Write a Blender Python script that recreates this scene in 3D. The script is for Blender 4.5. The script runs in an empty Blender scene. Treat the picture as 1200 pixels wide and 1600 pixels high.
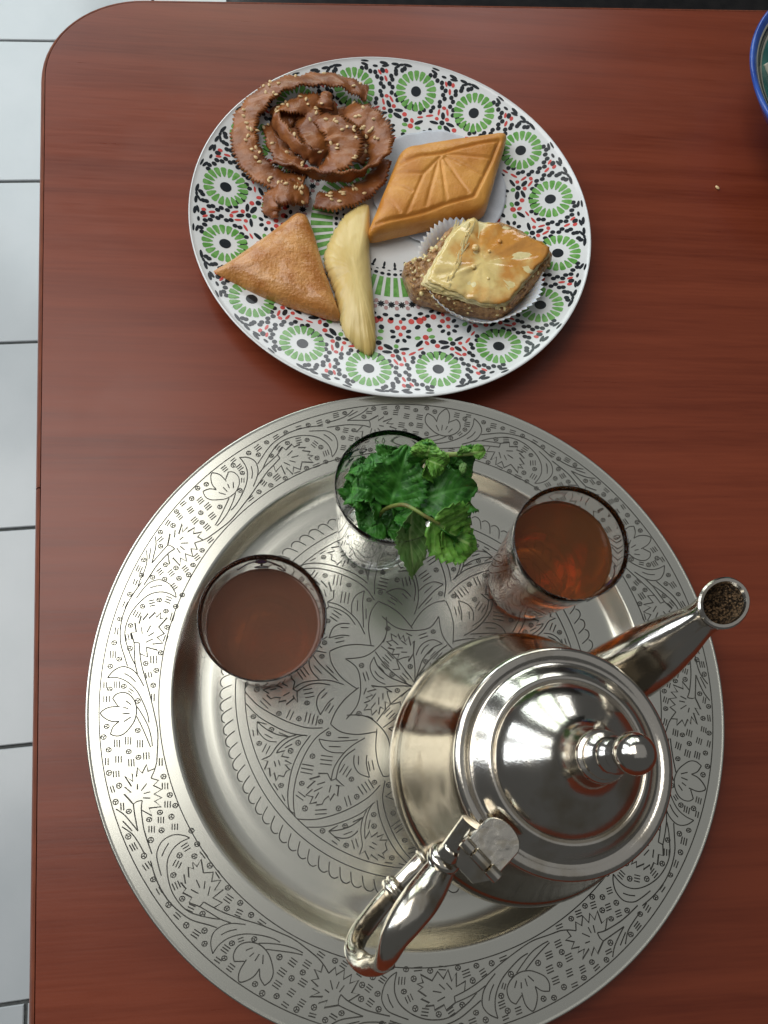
import bpy, bmesh, math, random
from mathutils import Vector, Matrix, noise
from mathutils.bvhtree import BVHTree
random.seed(7)
R_=math.radians
SC=bpy.context.scene
COL=SC.collection

# ---------------------------------------------------------------- camera
cd=bpy.data.cameras.new("camera"); cam=bpy.data.objects.new("camera",cd); COL.objects.link(cam)
cd.sensor_fit='VERTICAL'; cd.sensor_height=24.0; cd.lens=24.0*1271.636/1600.0
cd.clip_start=0.01; cd.clip_end=50
M=Matrix(((0.992603,0.0,-0.121408,0),(-0.038194,0.949228,-0.312263,0),(0.115243,0.31459,0.942206,0.5),(0,0,0,1)))
cam.matrix_world=M
SC.camera=cam
# ---------------------------------------------------------------- world, lights, exposure
wd=bpy.data.worlds.new("World"); SC.world=wd; wd.use_nodes=True
bg=wd.node_tree.nodes['Background']; bg.inputs[0].default_value=(0.80,0.82,0.84,1); bg.inputs[1].default_value=0.09
def area(name,loc,target,sx,sy,power,color):
    l=bpy.data.lights.new(name,'AREA'); l.shape='RECTANGLE'; l.size=sx; l.size_y=sy; l.energy=power; l.color=color
    o=bpy.data.objects.new(name,l); COL.objects.link(o); o.location=loc
    d=Vector(target)-Vector(loc); o.rotation_euler=d.to_track_quat('-Z','Y').to_euler(); return o
area('window_light_left',(-2.4,.55,1.15),(0,.3,.5),.85,1.6,15,(.82,.90,1.0))
area('window_light_left_2',(-2.15,1.6,1.15),(0,.3,.5),.85,1.6,13,(.82,.90,1.0))
area('window_light_far',(-1.1,2.8,1.15),(0.1,.3,.5),.75,1.6,13,(.84,.95,.98))
area('window_light_far_2',(-.2,3.0,1.15),(0.1,.3,.5),.75,1.6,12,(.80,.95,.86))
area('window_light_far_3',(.75,3.0,1.25),(0.1,.3,.5),.7,1.3,9,(.95,.98,1.0))
area('overhead_left_fill',(-1.45,.85,2.3),(-1.45,.85,0),2.2,1.8,44,(1.0,.985,.95))  # added overhead panel, source unseen; gives the tray's left its bright reflection
area('overhead_dim_fill',(.7,.6,2.7),(.7,.6,0),3.4,3.4,6.5,(.97,.98,1.0))  # added dim overhead panel, no lamp known; lifts reflections on the tray's right

SC.view_settings.view_transform='Standard'; SC.view_settings.look='None'; SC.view_settings.exposure=0.14; SC.view_settings.gamma=1
SC.cycles.use_denoising=True
SC.cycles.max_bounces=14; SC.cycles.transmission_bounces=12; SC.cycles.glossy_bounces=6; SC.cycles.diffuse_bounces=4
SC.cycles.sample_clamp_indirect=6.0
SC.cycles.blur_glossy=0.3

# ---------------------------------------------------------------- data (polar, mm and degrees)
RIM=[[0,[156.05,196.15,159.64,196.24,159.5,194.9,162.9,196.19,164.72,195.0,166.4,196.52,168.18,195.67,168.71,197.13,172.21,195.79,170.02,197.93,173.49,197.59,171.04,198.91,174.67,198.76,171.71,200.97,169.64,200.78,167.81,200.86,166.72,200.97]],[1,[166.72,200.97,168.76,202.54,170.87,205.45,171.71,207.6,172.61,210.24]],[1,[171.71,200.97,172.71,202.89,174.19,205.59]],[0,[168.55,202.57,164.66,204.3,164.69,202.78,158.51,203.57,160.82,202.05,156.7,202.02,159.83,200.74,155.28,200.48,158.73,199.18,155.41,198.6,158.99,197.68]],[1,[153.06,193.42,154.09,194.89,156.2,196.39,158.99,197.68]],[0,[166.68,197.87,167.44,198.83]],[0,[161.91,198.4,165.71,199.3]],[0,[161.39,200.08,164.82,199.92]],[0,[162.38,201.17,165.9,200.59]],[1,[181.0,200.6,177.89,201.95,175.68,203.84,174.19,205.59]],[0,[179.43,202.94,176.77,205.15]],[1,[180.87,203.78,177.34,205.6,176.09,207.57,175.81,209.73]],[1,[174.65,159.07,176.5,161.76,177.45,164.08,177.6,166.44,176.72,168.86,174.65,171.37,170.72,174.0,168.61,175.52]],[1,[173.8,162.27,172.09,160.21,170.05,158.49,165.19,157.27,159.04,157.38,154.55,158.36,152.09,159.56]],[1,[152.09,159.56,157.17,159.32,162.17,159.62,167.19,160.75,171.12,162.8,173.65,165.3,174.3,167.89,173.16,169.98,170.45,171.85,167.56,173.58,164.74,175.02]],[0,[167.46,170.79,170.44,168.99,167.72,168.66,169.89,166.9,167.46,166.81,167.84,165.26,166.14,166.0,164.23,164.49,163.06,165.48,160.39,163.94,158.81,164.83,157.25,163.73,156.68,164.92,152.82,164.35,155.93,166.74,151.79,167.95,155.29,169.04,151.4,170.11,157.02,170.61,153.46,171.72,160.0,171.39,158.28,173.28,162.63,172.82]],[0,[167.46,170.79,164.55,170.73]],[1,[167.46,170.79,166.0,172.85,164.5,175.01,162.38,176.93]],[1,[164.55,170.73,162.91,172.74,160.94,174.93,157.27,178.28,154.46,181.29,152.15,184.9,150.99,188.71,152.23,192.17,153.95,194.65]],[0,[165.65,167.47,164.03,168.95]],[0,[160.72,166.75,161.72,168.36]],[0,[157.69,168.09,160.46,169.09]],[0,[157.43,169.54,161.04,170.46]],[1,[168.69,159.53,165.87,158.8,162.56,158.23]],[1,[178.92,177.78,175.85,176.43,171.41,175.65,166.52,175.98,162.33,177.1,158.23,179.41]],[1,[178.92,177.78,173.5,177.75,167.64,178.46,162.1,180.31,158.15,182.77,155.92,185.09,155.47,186.84]],[1,[169.75,176.92,166.0,177.55,162.9,178.54]],[1,[175.29,181.49,173.29,180.74,169.59,180.47,166.24,180.92,163.33,182.13,161.91,183.84,163.0,185.78,166.03,187.26,169.5,188.26,173.24,188.43,176.57,187.93]],[0,[175.29,181.49,172.39,182.95]],[1,[171.22,183.1,176.33,183.08,179.56,183.44,181.41,184.06,179.13,184.95,175.5,185.63,171.36,185.81]],[1,[171.36,185.81,174.71,186.66,176.57,187.93]],[0,[168.0,182.11,164.94,182.92]],[0,[169.36,183.28,166.57,183.6]],[0,[169.62,184.46,165.67,184.52]],[0,[168.82,185.92,165.03,185.2]],[1,[161.66,183.34,158.73,185.14,155.88,187.69,154.73,190.2,154.87,191.75]],[1,[162.0,185.17,159.14,187.66,157.01,190.02,155.84,191.84]],[0,[175.91,158.87,175.61,160.09]],[0,[177.48,158.87,177.17,160.08]],[0,[179.04,158.87,178.74,160.07]],[0,[177.68,163.44,177.91,164.65]],[0,[179.23,163.38,179.45,164.57]],[0,[178.25,168.49,177.73,169.76]],[0,[179.75,168.52,179.23,169.78]],[0,[176.64,172.77,175.9,174.1]],[0,[178.1,172.82,177.37,174.14]],[0,[179.57,172.87,178.83,174.18]],[0,[168.64,164.68,169.21,165.96]],[0,[170.16,164.57,170.72,165.84]],[0,[171.69,164.46,172.24,165.72]],[0,[166.51,162.1,163.52,161.5]],[0,[165.66,162.57,162.66,161.97]],[0,[164.83,163.04,161.81,162.45]],[0,[157.88,160.08,154.14,160.1]],[0,[157.8,160.64,154.06,160.68]],[0,[157.73,161.2,154.0,161.25]],[0,[149.53,163.0,149.26,164.78]],[0,[151.07,163.0,150.8,164.76]],[0,[149.35,168.26,149.85,169.84]],[0,[150.86,168.16,151.36,169.72]],[0,[170.69,169.12,169.11,170.3]],[0,[172.06,169.3,170.48,170.47]],[0,[173.43,169.48,171.86,170.64]],[0,[153.59,172.83,152.89,174.46]],[0,[155.07,172.89,154.37,174.5]],[0,[156.55,172.94,155.85,174.54]],[0,[179.14,178.51,178.85,179.65]],[0,[180.59,178.51,180.3,179.64]],[0,[172.1,178.38,171.79,179.66]],[0,[173.55,178.39,173.25,179.65]],[0,[175.01,178.39,174.71,179.64]],[0,[177.16,181.04,177.03,182.19]],[0,[178.61,181.02,178.47,182.16]],[0,[180.06,181.0,179.92,182.13]],[0,[166.2,179.74,163.74,180.43]],[0,[167.05,180.13,164.6,180.82]],[0,[155.29,176.29,154.22,177.53]],[0,[156.69,176.43,155.63,177.66]],[0,[158.1,176.56,157.05,177.78]],[0,[152.1,180.97,152.02,182.59]],[0,[153.56,180.95,153.48,182.55]],[0,[171.77,189.14,172.23,190.5]],[0,[173.18,189.05,173.62,190.4]],[0,[174.58,188.96,175.01,190.3]],[0,[165.71,188.98,166.17,190.4]],[0,[167.12,188.89,167.57,190.3]],[0,[168.53,188.8,168.97,190.19]],[0,[159.52,190.0,160.07,191.47]],[0,[160.93,189.89,161.47,191.35]],[0,[162.34,189.79,162.87,191.23]],[0,[157.22,192.67,157.71,194.08]],[0,[158.62,192.57,159.1,193.96]],[0,[160.02,192.47,160.48,193.85]],[0,[179.01,191.85,179.6,193.06]],[0,[180.39,191.74,180.96,192.94]],[0,[172.17,192.06,172.75,193.25]],[0,[173.55,191.95,174.12,193.13]],[0,[174.93,191.83,175.49,193.01]],[0,[165.86,193.15,166.39,194.55]],[0,[167.25,193.04,167.77,194.44]],[0,[168.63,192.95,169.14,194.33]],[0,[151.03,194.53,151.93,196.04]],[0,[152.41,194.38,153.29,195.87]],[0,[174.7,194.46,175.15,195.56]],[0,[176.07,194.36,176.51,195.45]],[0,[177.44,194.26,177.87,195.34]],[0,[179.19,196.64,178.96,197.87]],[0,[180.55,196.63,180.31,197.85]],[0,[176.38,200.07,177.34,201.32]],[0,[177.69,199.92,178.64,201.16]],[0,[151.19,199.66,152.28,200.95]],[0,[152.51,199.46,153.59,200.74]],[0,[153.84,199.27,154.9,200.53]],[0,[153.08,203.32,154.3,204.47]],[0,[154.36,203.09,155.56,204.23]],[0,[155.65,202.87,156.83,204.0]],[0,[159.38,205.49,160.68,206.56]],[0,[160.62,205.25,161.91,206.32]],[0,[161.87,205.02,163.14,206.08]],[0,[165.61,206.17,167.01,207.26]],[0,[166.84,205.94,168.23,207.02]],[0,[168.07,205.71,169.44,206.79]],[0,[154.17,207.91,155.6,209.0]],[0,[155.38,207.65,156.81,208.73]],[0,[156.61,207.39,158.01,208.46]],[0,[178.07,206.98,177.94,208.27]],[0,[179.38,206.96,179.25,208.24]],[0,[180.7,206.94,180.56,208.21]]]
RIMD=[176.5,157.76,178.13,161.93,178.72,166.85,178.3,171.36,173.72,174.25,171.77,167.63,168.88,172.04,168.61,163.45,160.83,161.24,150.32,161.48,154.76,163.08,151.12,166.44,151.27,172.18,149.45,158.56,158.63,174.7,178.06,175.68,176.97,179.78,169.32,179.35,161.21,182.26,178.36,186.41,180.3,188.17,161.78,188.0,178.27,190.52,167.86,191.63,152.16,176.0,153.06,179.17,163.2,193.1,179.9,194.4,176.12,197.05,179.95,199.46,174.94,201.84,179.61,205.68,152.49,198.21,152.22,202.15,151.52,204.58,160.16,204.42,166.59,204.72,155.57,206.19,169.95,208.11,162.99,207.55]
STAR=[[1,[45.23,158.3,36.7,162.87,33.45,179.98,37.2,196.46,46.45,203.69]],[1,[45.23,158.3,36.29,150.66,32.78,139.73,33.16,124.75,37.51,115.83,45.11,111.24]],[1,[31.82,139.08,19.31,147.5,4.38,173.04]],[1,[31.71,129.86,19.35,124.01,0.46,63.34]],[1,[30.44,144.6,30.01,155.28,27.16,164.15,23.3,171.28,18.31,176.24]],[1,[30.44,144.6,25.33,152.24,17.5,160.25,10.5,163.99,2.43,183.58]],[1,[26.15,159.2,23.18,164.04,19.62,167.07]],[0,[19.31,181.04,27.02,178.99,24.26,184.26,29.83,185.6,27.06,191.05,31.09,191.75,29.14,196.49,32.87,196.65,31.5,199.88,34.49,203.5,30.5,205.76,31.69,211.74,28.03,209.88,28.2,214.98,25.14,208.95,23.38,216.22,21.08,205.7,18.73,214.05,18.0,199.71,17.71,189.49,15.03,193.95,19.31,181.04]],[1,[19.31,181.04,10.22,179.74,1.25,203.71]],[0,[24.98,189.92,28.34,195.7]],[0,[20.51,191.55,21.71,201.23]],[0,[23.68,196.04,25.37,205.44]],[0,[26.58,201.18,30.22,204.72]],[0,[18.83,125.18,13.69,133.7,16.78,144.78]],[0,[31.13,163.04,28.6,172.03]],[0,[32.89,164.99,30.51,173.58]],[0,[30.11,181.34,32.13,187.91]],[0,[34.62,209.47,32.33,215.31]],[0,[26.01,129.02,20.56,127.81]],[0,[25.95,133.65,20.49,133.67]],[0,[26.06,138.27,20.63,139.49]],[0,[11.06,125.25,5.75,117.42]],[0,[11.0,136.13,5.6,138.56]],[0,[11.32,146.72,6.18,158.13]],[0,[23.97,141.95,19.49,143.87]],[0,[24.39,146.79,20.0,149.74]],[0,[24.97,151.43,20.7,155.24]]]
STARD=[34.82,158.67,11.65,193.73,38.15,203.99,15.71,154.3]
PET=[[1,[57.58,203.79,67.02,205.37,76.62,209.27,85.81,213.94,93.33,218.18,98.52,221.85,101.79,224.57]],[1,[69.18,203.07,77.35,206.41,85.62,210.71,92.36,214.55,97.64,218.24,101.38,221.61,101.02,223.64]],[1,[60.92,247.18,69.3,244.03,77.69,239.79,86.02,235.32,93.93,230.87,98.84,227.71,101.78,225.52]],[1,[70.71,247.5,79.67,243.51,88.64,238.27,95.59,233.9,101.45,229.45]],[1,[55.87,157.46,52.44,164.12,45.23,172.42,35.75,181.9]],[1,[55.99,157.15,50.74,151.13,43.62,144.05,34.65,135.18]],[1,[65.65,206.58,65.89,211.32,63.37,215.84,58.32,220.2]],[1,[65.65,206.58,60.27,210.6,54.0,214.71,47.07,220.27]],[0,[62.73,212.57,57.33,216.6]],[1,[73.81,225.26,67.99,222.29,59.57,220.66,51.83,220.44,43.48,222.99]],[1,[71.32,226.41,64.98,223.44,58.62,222.32,51.72,223.32]],[0,[73.81,225.26,72.65,221.93,76.49,219.21,76.75,220.5,82.46,218.53,80.51,220.58,86.55,220.55,84.73,222.24,89.49,222.09,87.32,224.32,91.21,225.15,87.96,226.65,89.22,227.13,86.87,228.68,84.36,228.31,81.29,228.71,82.5,230.24,78.09,229.94,78.12,231.67,73.42,229.46,73.94,228.24,71.56,231.39,71.32,226.41,73.81,225.26]],[0,[76.75,223.85,80.99,222.25]],[0,[79.87,224.55,84.88,223.24]],[0,[83.39,224.87,87.11,225.31]],[0,[75.73,226.63,79.56,227.94]],[1,[54.73,225.52,58.76,229.08,60.71,234.19,59.71,240.18]],[1,[49.97,231.88,54.06,234.6,59.71,240.18]],[0,[53.53,227.93,57.23,231.02]],[1,[96.3,190.96,96.92,193.63,95.33,196.52,92.57,198.66,88.48,200.07]],[1,[96.3,190.96,91.9,194.49,86.85,197.55,80.89,199.96]],[0,[96.3,190.96,91.21,192.66]],[0,[93.76,195.88,90.09,198.24]],[0,[85.62,196.99,81.36,199.6]],[1,[76.46,200.32,82.24,200.03,88.04,201.03,93.16,202.88,94.84,203.39]],[1,[71.89,201.81,76.89,201.16,83.09,201.58,88.36,202.62,90.95,203.52]],[0,[94.84,203.39,99.77,203.35,97.12,204.68,100.73,206.64,97.95,206.95,99.61,209.52,96.81,209.13,97.99,211.73,95.48,210.65,93.24,211.96,90.45,210.94,88.37,211.37,89.22,208.79,85.8,209.7,88.11,207.45,85.57,207.28,88.94,205.42,86.06,204.2,90.95,203.52]],[0,[93.87,205.68,94.37,207.55]],[0,[91.46,206.06,91.99,207.97]],[0,[55.48,211.17,50.35,215.06]],[0,[69.36,213.88,64.53,218.08]],[0,[70.91,215.21,66.2,219.4]],[0,[72.49,216.49,67.9,220.65]],[0,[80.9,212.0,76.09,215.6]],[0,[82.44,213.13,77.74,216.72]],[0,[84.0,214.21,79.4,217.79]],[0,[91.62,219.32,90.42,222.51]],[0,[93.75,219.62,92.58,222.73]],[0,[91.71,227.98,87.38,231.23]],[0,[93.28,228.91,89.04,232.14]],[0,[74.46,235.25,77.93,238.49]],[0,[76.24,234.14,79.62,237.35]],[0,[61.25,229.28,66.83,229.76]],[0,[61.62,227.13,67.18,227.79]],[0,[62.08,225.0,67.6,225.85]],[0,[92.71,200.27,96.54,202.2]],[0,[94.26,199.19,98.03,201.14]],[0,[85.46,203.3,80.62,203.05]],[0,[97.25,193.46,97.53,195.61]],[0,[99.55,193.32,99.81,195.42]],[0,[100.0,211.95,99.91,214.42]],[0,[99.5,216.48,100.21,218.71]],[0,[61.08,240.09,63.96,244.52]],[0,[63.06,238.99,65.84,243.34]],[0,[65.06,237.96,67.74,242.22]],[0,[67.08,236.99,69.66,241.16]],[0,[50.81,236.67,54.85,240.7]],[0,[52.46,234.79,56.37,238.83]]]
PETD=[59.33,206.58,73.59,211.82,87.16,217.89,94.89,225.02,83.15,234.76,65.98,232.42,72.43,238.89,97.96,189.11,98.1,198.19,89.24,194.99,77.32,203.7,83.05,205.23,97.16,213.93,60.87,243.68]
SCAL=[[1,[109.66,202.6,114.09,203.67,115.92,204.67,116.08,205.91,114.53,206.72]]]
PLATE={"k":[[87.2,267.68,1.73,1.19,71.0],[91.6,267.91,1.75,1.11,110.0],[94.8,269.75,1.75,1.12,141.0],[94.5,272.66,1.63,1.2,34.0],[91.6,274.68,1.68,1.16,70.0],[87.1,275.07,1.83,1.13,108.0],[84.4,279.72,2.0,1.33,118.0],[84.5,284.89,1.8,1.46,49.0],[97.8,261.98,1.85,1.65,100.0],[100.4,265.87,3.24,1.45,62.0],[104.8,265.47,3.08,1.14,91.0],[103.7,268.98,1.84,1.64,93.0],[101.7,272.21,3.15,1.03,95.0],[109.2,269.69,2.64,1.31,24.0],[97.9,278.62,3.27,1.2,129.0],[134.3,271.73,1.94,1.47,43.0],[137.8,270.76,2.65,0.84,101.0],[139.7,271.3,2.86,0.95,82.0],[139.4,267.66,2.7,0.89,89.0],[139.6,263.73,3.24,0.9,84.0],[137.6,266.92,2.46,0.74,121.0],[139.4,265.62,1.77,0.78,96.0],[137.4,274.06,1.79,0.78,87.0],[138.8,277.43,2.55,0.86,69.0],[141.2,277.25,2.73,0.59,84.0]],"r":[[78.5,261.68,1.5,1.52,100.0],[78.9,266.6,1.89,1.74,82.0],[79.4,271.74,1.13,1.27,90.0],[79.5,277.2,1.88,1.72,77.0],[79.7,281.61,2.27,2.17,80.0],[84.1,269.97,1.6,1.47,67.0],[84.1,273.04,1.7,1.39,112.0],[89.5,271.25,1.35,1.36,90.0],[93.4,282.03,1.88,1.78,80.0],[98.2,281.76,1.8,1.14,23.0],[102.2,262.87,1.62,1.45,99.0],[107.7,267.61,1.47,1.3,94.0],[105.4,271.65,1.33,1.18,90.0],[102.5,278.54,2.18,0.65,110.0],[105.8,274.91,2.62,0.78,115.0],[113.1,268.63,2.54,0.77,30.0],[110.8,271.79,2.31,0.76,10.0],[115.3,270.45,1.46,1.13,91.0],[128.4,270.66,2.11,0.83,21.0],[133.9,270.44,1.54,1.08,24.0],[133.0,272.7,1.88,0.79,32.0]],"g":[[88.0,262.35,1.86,1.26,99.0],[99.5,269.04,1.48,1.49,93.0],[93.1,278.52,1.96,1.25,96.0],[93.8,284.74,1.97,1.26,89.0]],"d":[[108.58,262.6],[110.0,260.37],[112.16,264.2],[112.68,266.24],[116.62,266.94],[118.1,268.57],[122.33,268.3],[124.73,269.4],[128.05,268.43],[130.49,268.84],[132.52,267.25],[134.61,267.32],[135.48,265.27],[136.97,264.54],[109.66,274.95],[112.94,274.5],[115.53,272.36],[118.64,272.76],[122.16,271.52],[124.5,272.5],[128.19,272.18],[129.57,273.64],[132.93,274.2],[133.55,275.81],[108.87,277.78],[106.08,279.08],[107.81,281.69],[136.19,277.03],[135.85,278.46]]}
STRIPS=[[[[0.0612,0.4868,0.024],[0.0522,0.489,0.027],[0.0377,0.4923,0.029],[0.0213,0.4922,0.029],[0.0041,0.4893,0.028],[-0.0101,0.4824,0.026],[-0.021,0.4707,0.024],[-0.0279,0.4582,0.022],[-0.0288,0.4438,0.02],[-0.0257,0.4301,0.019],[-0.0187,0.4192,0.018],[-0.0088,0.4114,0.018],[0.003,0.4073,0.018],[0.0128,0.4042,0.018]],[7.5,7.5,7.5,7.5,7.5,7.5,7.5,7.5,7.5,7.5,7.5,7.5,7.5,7.5],[15,15,20,25,20,20,15,15,10,10,5,0,0,10]],[[[0.0472,0.4747,0.02],[0.0546,0.4646,0.027],[0.0624,0.4565,0.028],[0.0683,0.4478,0.027],[0.0692,0.4372,0.025],[0.0658,0.4255,0.024],[0.0563,0.4142,0.025],[0.0441,0.409,0.026],[0.0303,0.4081,0.026],[0.0166,0.4117,0.025],[0.0039,0.4166,0.024],[-0.0069,0.4231,0.02]],[6.0,7.5,8.0,8.0,7.5,6.5,5.0,5.0,5.0,5.0,5.0,4.0],[10,10,20,25,30,45,70,80,80,75,60,30]],[[[0.0719,0.4321,0.017],[0.0662,0.4156,0.017],[0.0566,0.4044,0.018],[0.0454,0.3969,0.019],[0.0324,0.3934,0.018],[0.0227,0.3965,0.015]],[5.0,6.0,6.5,6.5,6.5,5.0],[30,20,10,0,0,0]],[[[0.0167,0.3969,0.017],[0.0078,0.3967,0.021],[0.0,0.3946,0.023],[-0.0068,0.3931,0.02],[-0.0097,0.3876,0.015],[-0.0078,0.3826,0.011]],[5.0,7.0,8.0,8.0,6.5,4.0],[0,-10,0,20,40,60]],[[[-0.0091,0.4721,0.017],[0.001,0.4709,0.023],[0.0111,0.4709,0.025],[0.0203,0.4739,0.024],[0.0296,0.4737,0.021],[0.0381,0.477,0.017]],[4.0,6.0,7.0,7.0,6.0,5.0],[-20,-20,0,10,10,20]],[[[-0.007,0.4581,0.025],[-0.002,0.4457,0.028],[0.0059,0.4342,0.029],[0.0147,0.4262,0.029],[0.0206,0.4233,0.028],[0.0257,0.4238,0.025]],[4.5,4.5,4.5,4.5,4.5,4.5],[65,75,80,80,75,60]],[[[-0.0101,0.4596,0.014],[-0.006,0.4453,0.016],[-0.001,0.4326,0.018],[0.006,0.4239,0.02],[0.0139,0.4208,0.02]],[5.0,6.0,6.5,6.0,5.0],[-20,-20,-15,-10,0]],[[[0.0173,0.4705,0.022],[0.0191,0.456,0.024],[0.022,0.4449,0.024],[0.0249,0.436,0.023],[0.0271,0.4308,0.018]],[7.0,8.0,8.0,7.0,5.0],[20,10,0,-10,-20]],[[[0.0262,0.4616,0.024],[0.0339,0.4523,0.029],[0.0406,0.4421,0.031],[0.0433,0.4324,0.031],[0.0402,0.4221,0.03],[0.0324,0.417,0.027],[0.0257,0.4173,0.022]],[6.0,8.5,10.0,10.0,9.0,7.0,5.0],[0,-5,0,5,10,10,0]],[[[0.0292,0.4678,0.027],[0.0301,0.4713,0.03],[0.0313,0.4794,0.029]],[5.0,4.0,2.5],[0,10,20]],[[[0.0041,0.4654,0.013],[0.0133,0.4587,0.014],[0.0214,0.4541,0.014],[0.0315,0.4488,0.015],[0.0407,0.4444,0.015]],[8.0,10.0,10.0,10.0,8.0],[0,0,0,0,0]],[[[0.0383,0.4773,0.014],[0.0453,0.4678,0.015],[0.0501,0.4543,0.016],[0.0537,0.4409,0.017],[0.0493,0.4297,0.018]],[7.0,8.0,8.0,7.0,6.0],[0,0,0,0,0]],[[[-0.0112,0.4652,0.012],[-0.003,0.4668,0.015],[0.0051,0.4693,0.017],[0.0113,0.4679,0.015]],[7.0,7.0,7.0,6.0],[0,0,0,0]]]
SEEDS=[[0.0082,0.4949],[0.0292,0.4973],[-0.004,0.4855],[-0.0135,0.4783],[0.0507,0.4873],[-0.0062,0.475],[-0.0012,0.4712],[-0.0045,0.4694],[-0.0062,0.4676],[-0.0157,0.4609],[-0.0119,0.4593],[-0.0149,0.456],[-0.0292,0.4587],[-0.005,0.4588],[-0.001,0.4595],[-0.001,0.457],[0.0005,0.4552],[0.0035,0.4567],[-0.026,0.4425],[-0.0273,0.439],[-0.0235,0.4319],[-0.0201,0.4336],[-0.0177,0.4222],[-0.0237,0.4479],[-0.0192,0.4475],[0.0185,0.4572],[0.0072,0.4414],[-0.0087,0.4405],[0.002,0.4318],[0.0039,0.4209],[0.0128,0.4221],[0.0302,0.4309],[0.0329,0.432],[0.0371,0.4274],[0.0412,0.4431],[0.0371,0.4503],[0.0356,0.4521],[0.0508,0.4365],[0.0515,0.4608],[0.0545,0.4604],[0.0644,0.4564],[0.0634,0.45],[0.0592,0.4462],[0.0596,0.4437],[0.0552,0.4478],[0.0537,0.4496],[0.0652,0.4435],[0.0674,0.4418],[0.0615,0.4283],[0.0563,0.4243],[0.0524,0.421],[0.0488,0.4177],[0.0387,0.4804],[0.031,0.4824],[0.0232,0.4677],[0.0267,0.4686],[0.0509,0.4782],[0.056,0.4943],[0.0092,0.4044],[0.0082,0.3996],[0.0107,0.3992],[0.0126,0.4011],[0.0126,0.391],[0.0335,0.3922],[0.0388,0.3908],[0.0325,0.3951],[0.04,0.3997],[0.0419,0.3993],[0.0511,0.4028],[0.049,0.4071],[0.001,0.401],[-0.0043,0.4042],[-0.0111,0.4068],[-0.0019,0.405],[-0.0109,0.3764],[0.0333,0.3823],[0.0181,0.4128],[0.0157,0.4741],[0.0116,0.4764],[0.0025,0.4686],[-0.0101,0.4899],[-0.0151,0.4861],[0.0569,0.4524],[0.0613,0.4483],[0.0496,0.4462],[0.0171,0.4704],[0.0246,0.4241]]
DIA=[[0.0862,0.438,0.031],[0.1655,0.4576,0.031],[0.1431,0.3898,0.031],[0.0591,0.3654,0.031]]
DIAG=[[[0.0831,0.4211],[0.0979,0.4268]],[[0.0979,0.4268],[0.1131,0.4301]],[[0.1131,0.4301],[0.1325,0.4377]],[[0.1325,0.4377],[0.1582,0.4465]],[[0.1582,0.4465],[0.1509,0.428]],[[0.1509,0.428],[0.135,0.3944]],[[0.135,0.3944],[0.1141,0.3866]],[[0.1141,0.3866],[0.0962,0.3785]],[[0.0962,0.3785],[0.0642,0.3686]],[[0.1119,0.4266],[0.0989,0.4111]],[[0.0989,0.4111],[0.0852,0.3769]],[[0.1104,0.4242],[0.0992,0.3836]],[[0.1122,0.4243],[0.1141,0.3866]],[[0.1147,0.4256],[0.123,0.4092]],[[0.123,0.4092],[0.1305,0.3963]],[[0.1166,0.4269],[0.1294,0.4198]],[[0.1294,0.4198],[0.1416,0.4126]],[[0.1168,0.4292],[0.1495,0.4285]],[[0.0989,0.4111],[0.0781,0.4115]],[[0.0897,0.395],[0.0745,0.4029]],[[0.0798,0.3771],[0.0709,0.3929]]]
BAKTOP=[[0.1285,0.3724,0.036],[0.1527,0.368,0.036],[0.1702,0.3596,0.036],[0.1863,0.348,0.036],[0.1668,0.3241,0.036],[0.1503,0.304,0.036],[0.1347,0.3029,0.036],[0.1187,0.3081,0.036],[0.0996,0.3137,0.036],[0.0918,0.3198,0.036],[0.1055,0.3442,0.036],[0.1138,0.3592,0.036]]
BAKBASE=[[0.1174,0.3726,0.022],[0.1572,0.3772,0.022],[0.1925,0.3534,0.022],[0.1792,0.3317,0.022],[0.1507,0.3023,0.022],[0.134,0.3047,0.022],[0.1112,0.3086,0.022],[0.0876,0.3161,0.022],[0.0809,0.3386,0.022],[0.0942,0.3416,0.022]]
CASE=[0.1373,0.3379,0.046]
PAPER=[0.1132,0.4168,0.0516]
TRI=[[-0.0532,0.3295,0.02],[-0.0463,0.3346,0.02],[-0.0195,0.3571,0.02],[-0.0002,0.3755,0.02],[0.0097,0.3852,0.02],[0.0158,0.3823,0.02],[0.0206,0.3692,0.02],[0.0264,0.3434,0.02],[0.0332,0.3184,0.02],[0.0388,0.3007,0.02],[0.034,0.2991,0.02],[0.0104,0.3065,0.02],[-0.0167,0.3165,0.02],[-0.0391,0.3252,0.02]]
GAZ=[[0.0565,0.3975,0.016],[0.0615,0.3955,0.016],[0.0611,0.3744,0.016],[0.0596,0.3565,0.016],[0.0607,0.3334,0.016],[0.0617,0.3095,0.016],[0.0623,0.2821,0.016],[0.0599,0.2746,0.016],[0.0563,0.2725,0.016],[0.0493,0.2777,0.016],[0.04,0.2895,0.016],[0.0368,0.3045,0.016],[0.0347,0.3211,0.016],[0.0307,0.3336,0.016],[0.0272,0.3463,0.016],[0.0292,0.358,0.016],[0.0357,0.3746,0.016],[0.0461,0.3901,0.016]]
HANDLE=[[0.0724,-0.0283,0.13],[0.0686,-0.0338,0.123],[0.0664,-0.0385,0.122],[0.0618,-0.0441,0.124],[0.0563,-0.0494,0.127],[0.0504,-0.0555,0.128],[0.0457,-0.0619,0.126],[0.0432,-0.0684,0.121],[0.0422,-0.0731,0.112],[0.0416,-0.0766,0.1],[0.0409,-0.0785,0.088]]
HANDLE2=[[0.0443,-0.075,0.106],[0.0407,-0.0787,0.094],[0.0362,-0.08,0.08],[0.0329,-0.077,0.068],[0.0359,-0.0722,0.058],[0.0424,-0.0665,0.05],[0.0493,-0.0606,0.044],[0.0567,-0.0547,0.04],[0.0622,-0.0505,0.04],[0.0687,-0.0453,0.041]]
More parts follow.
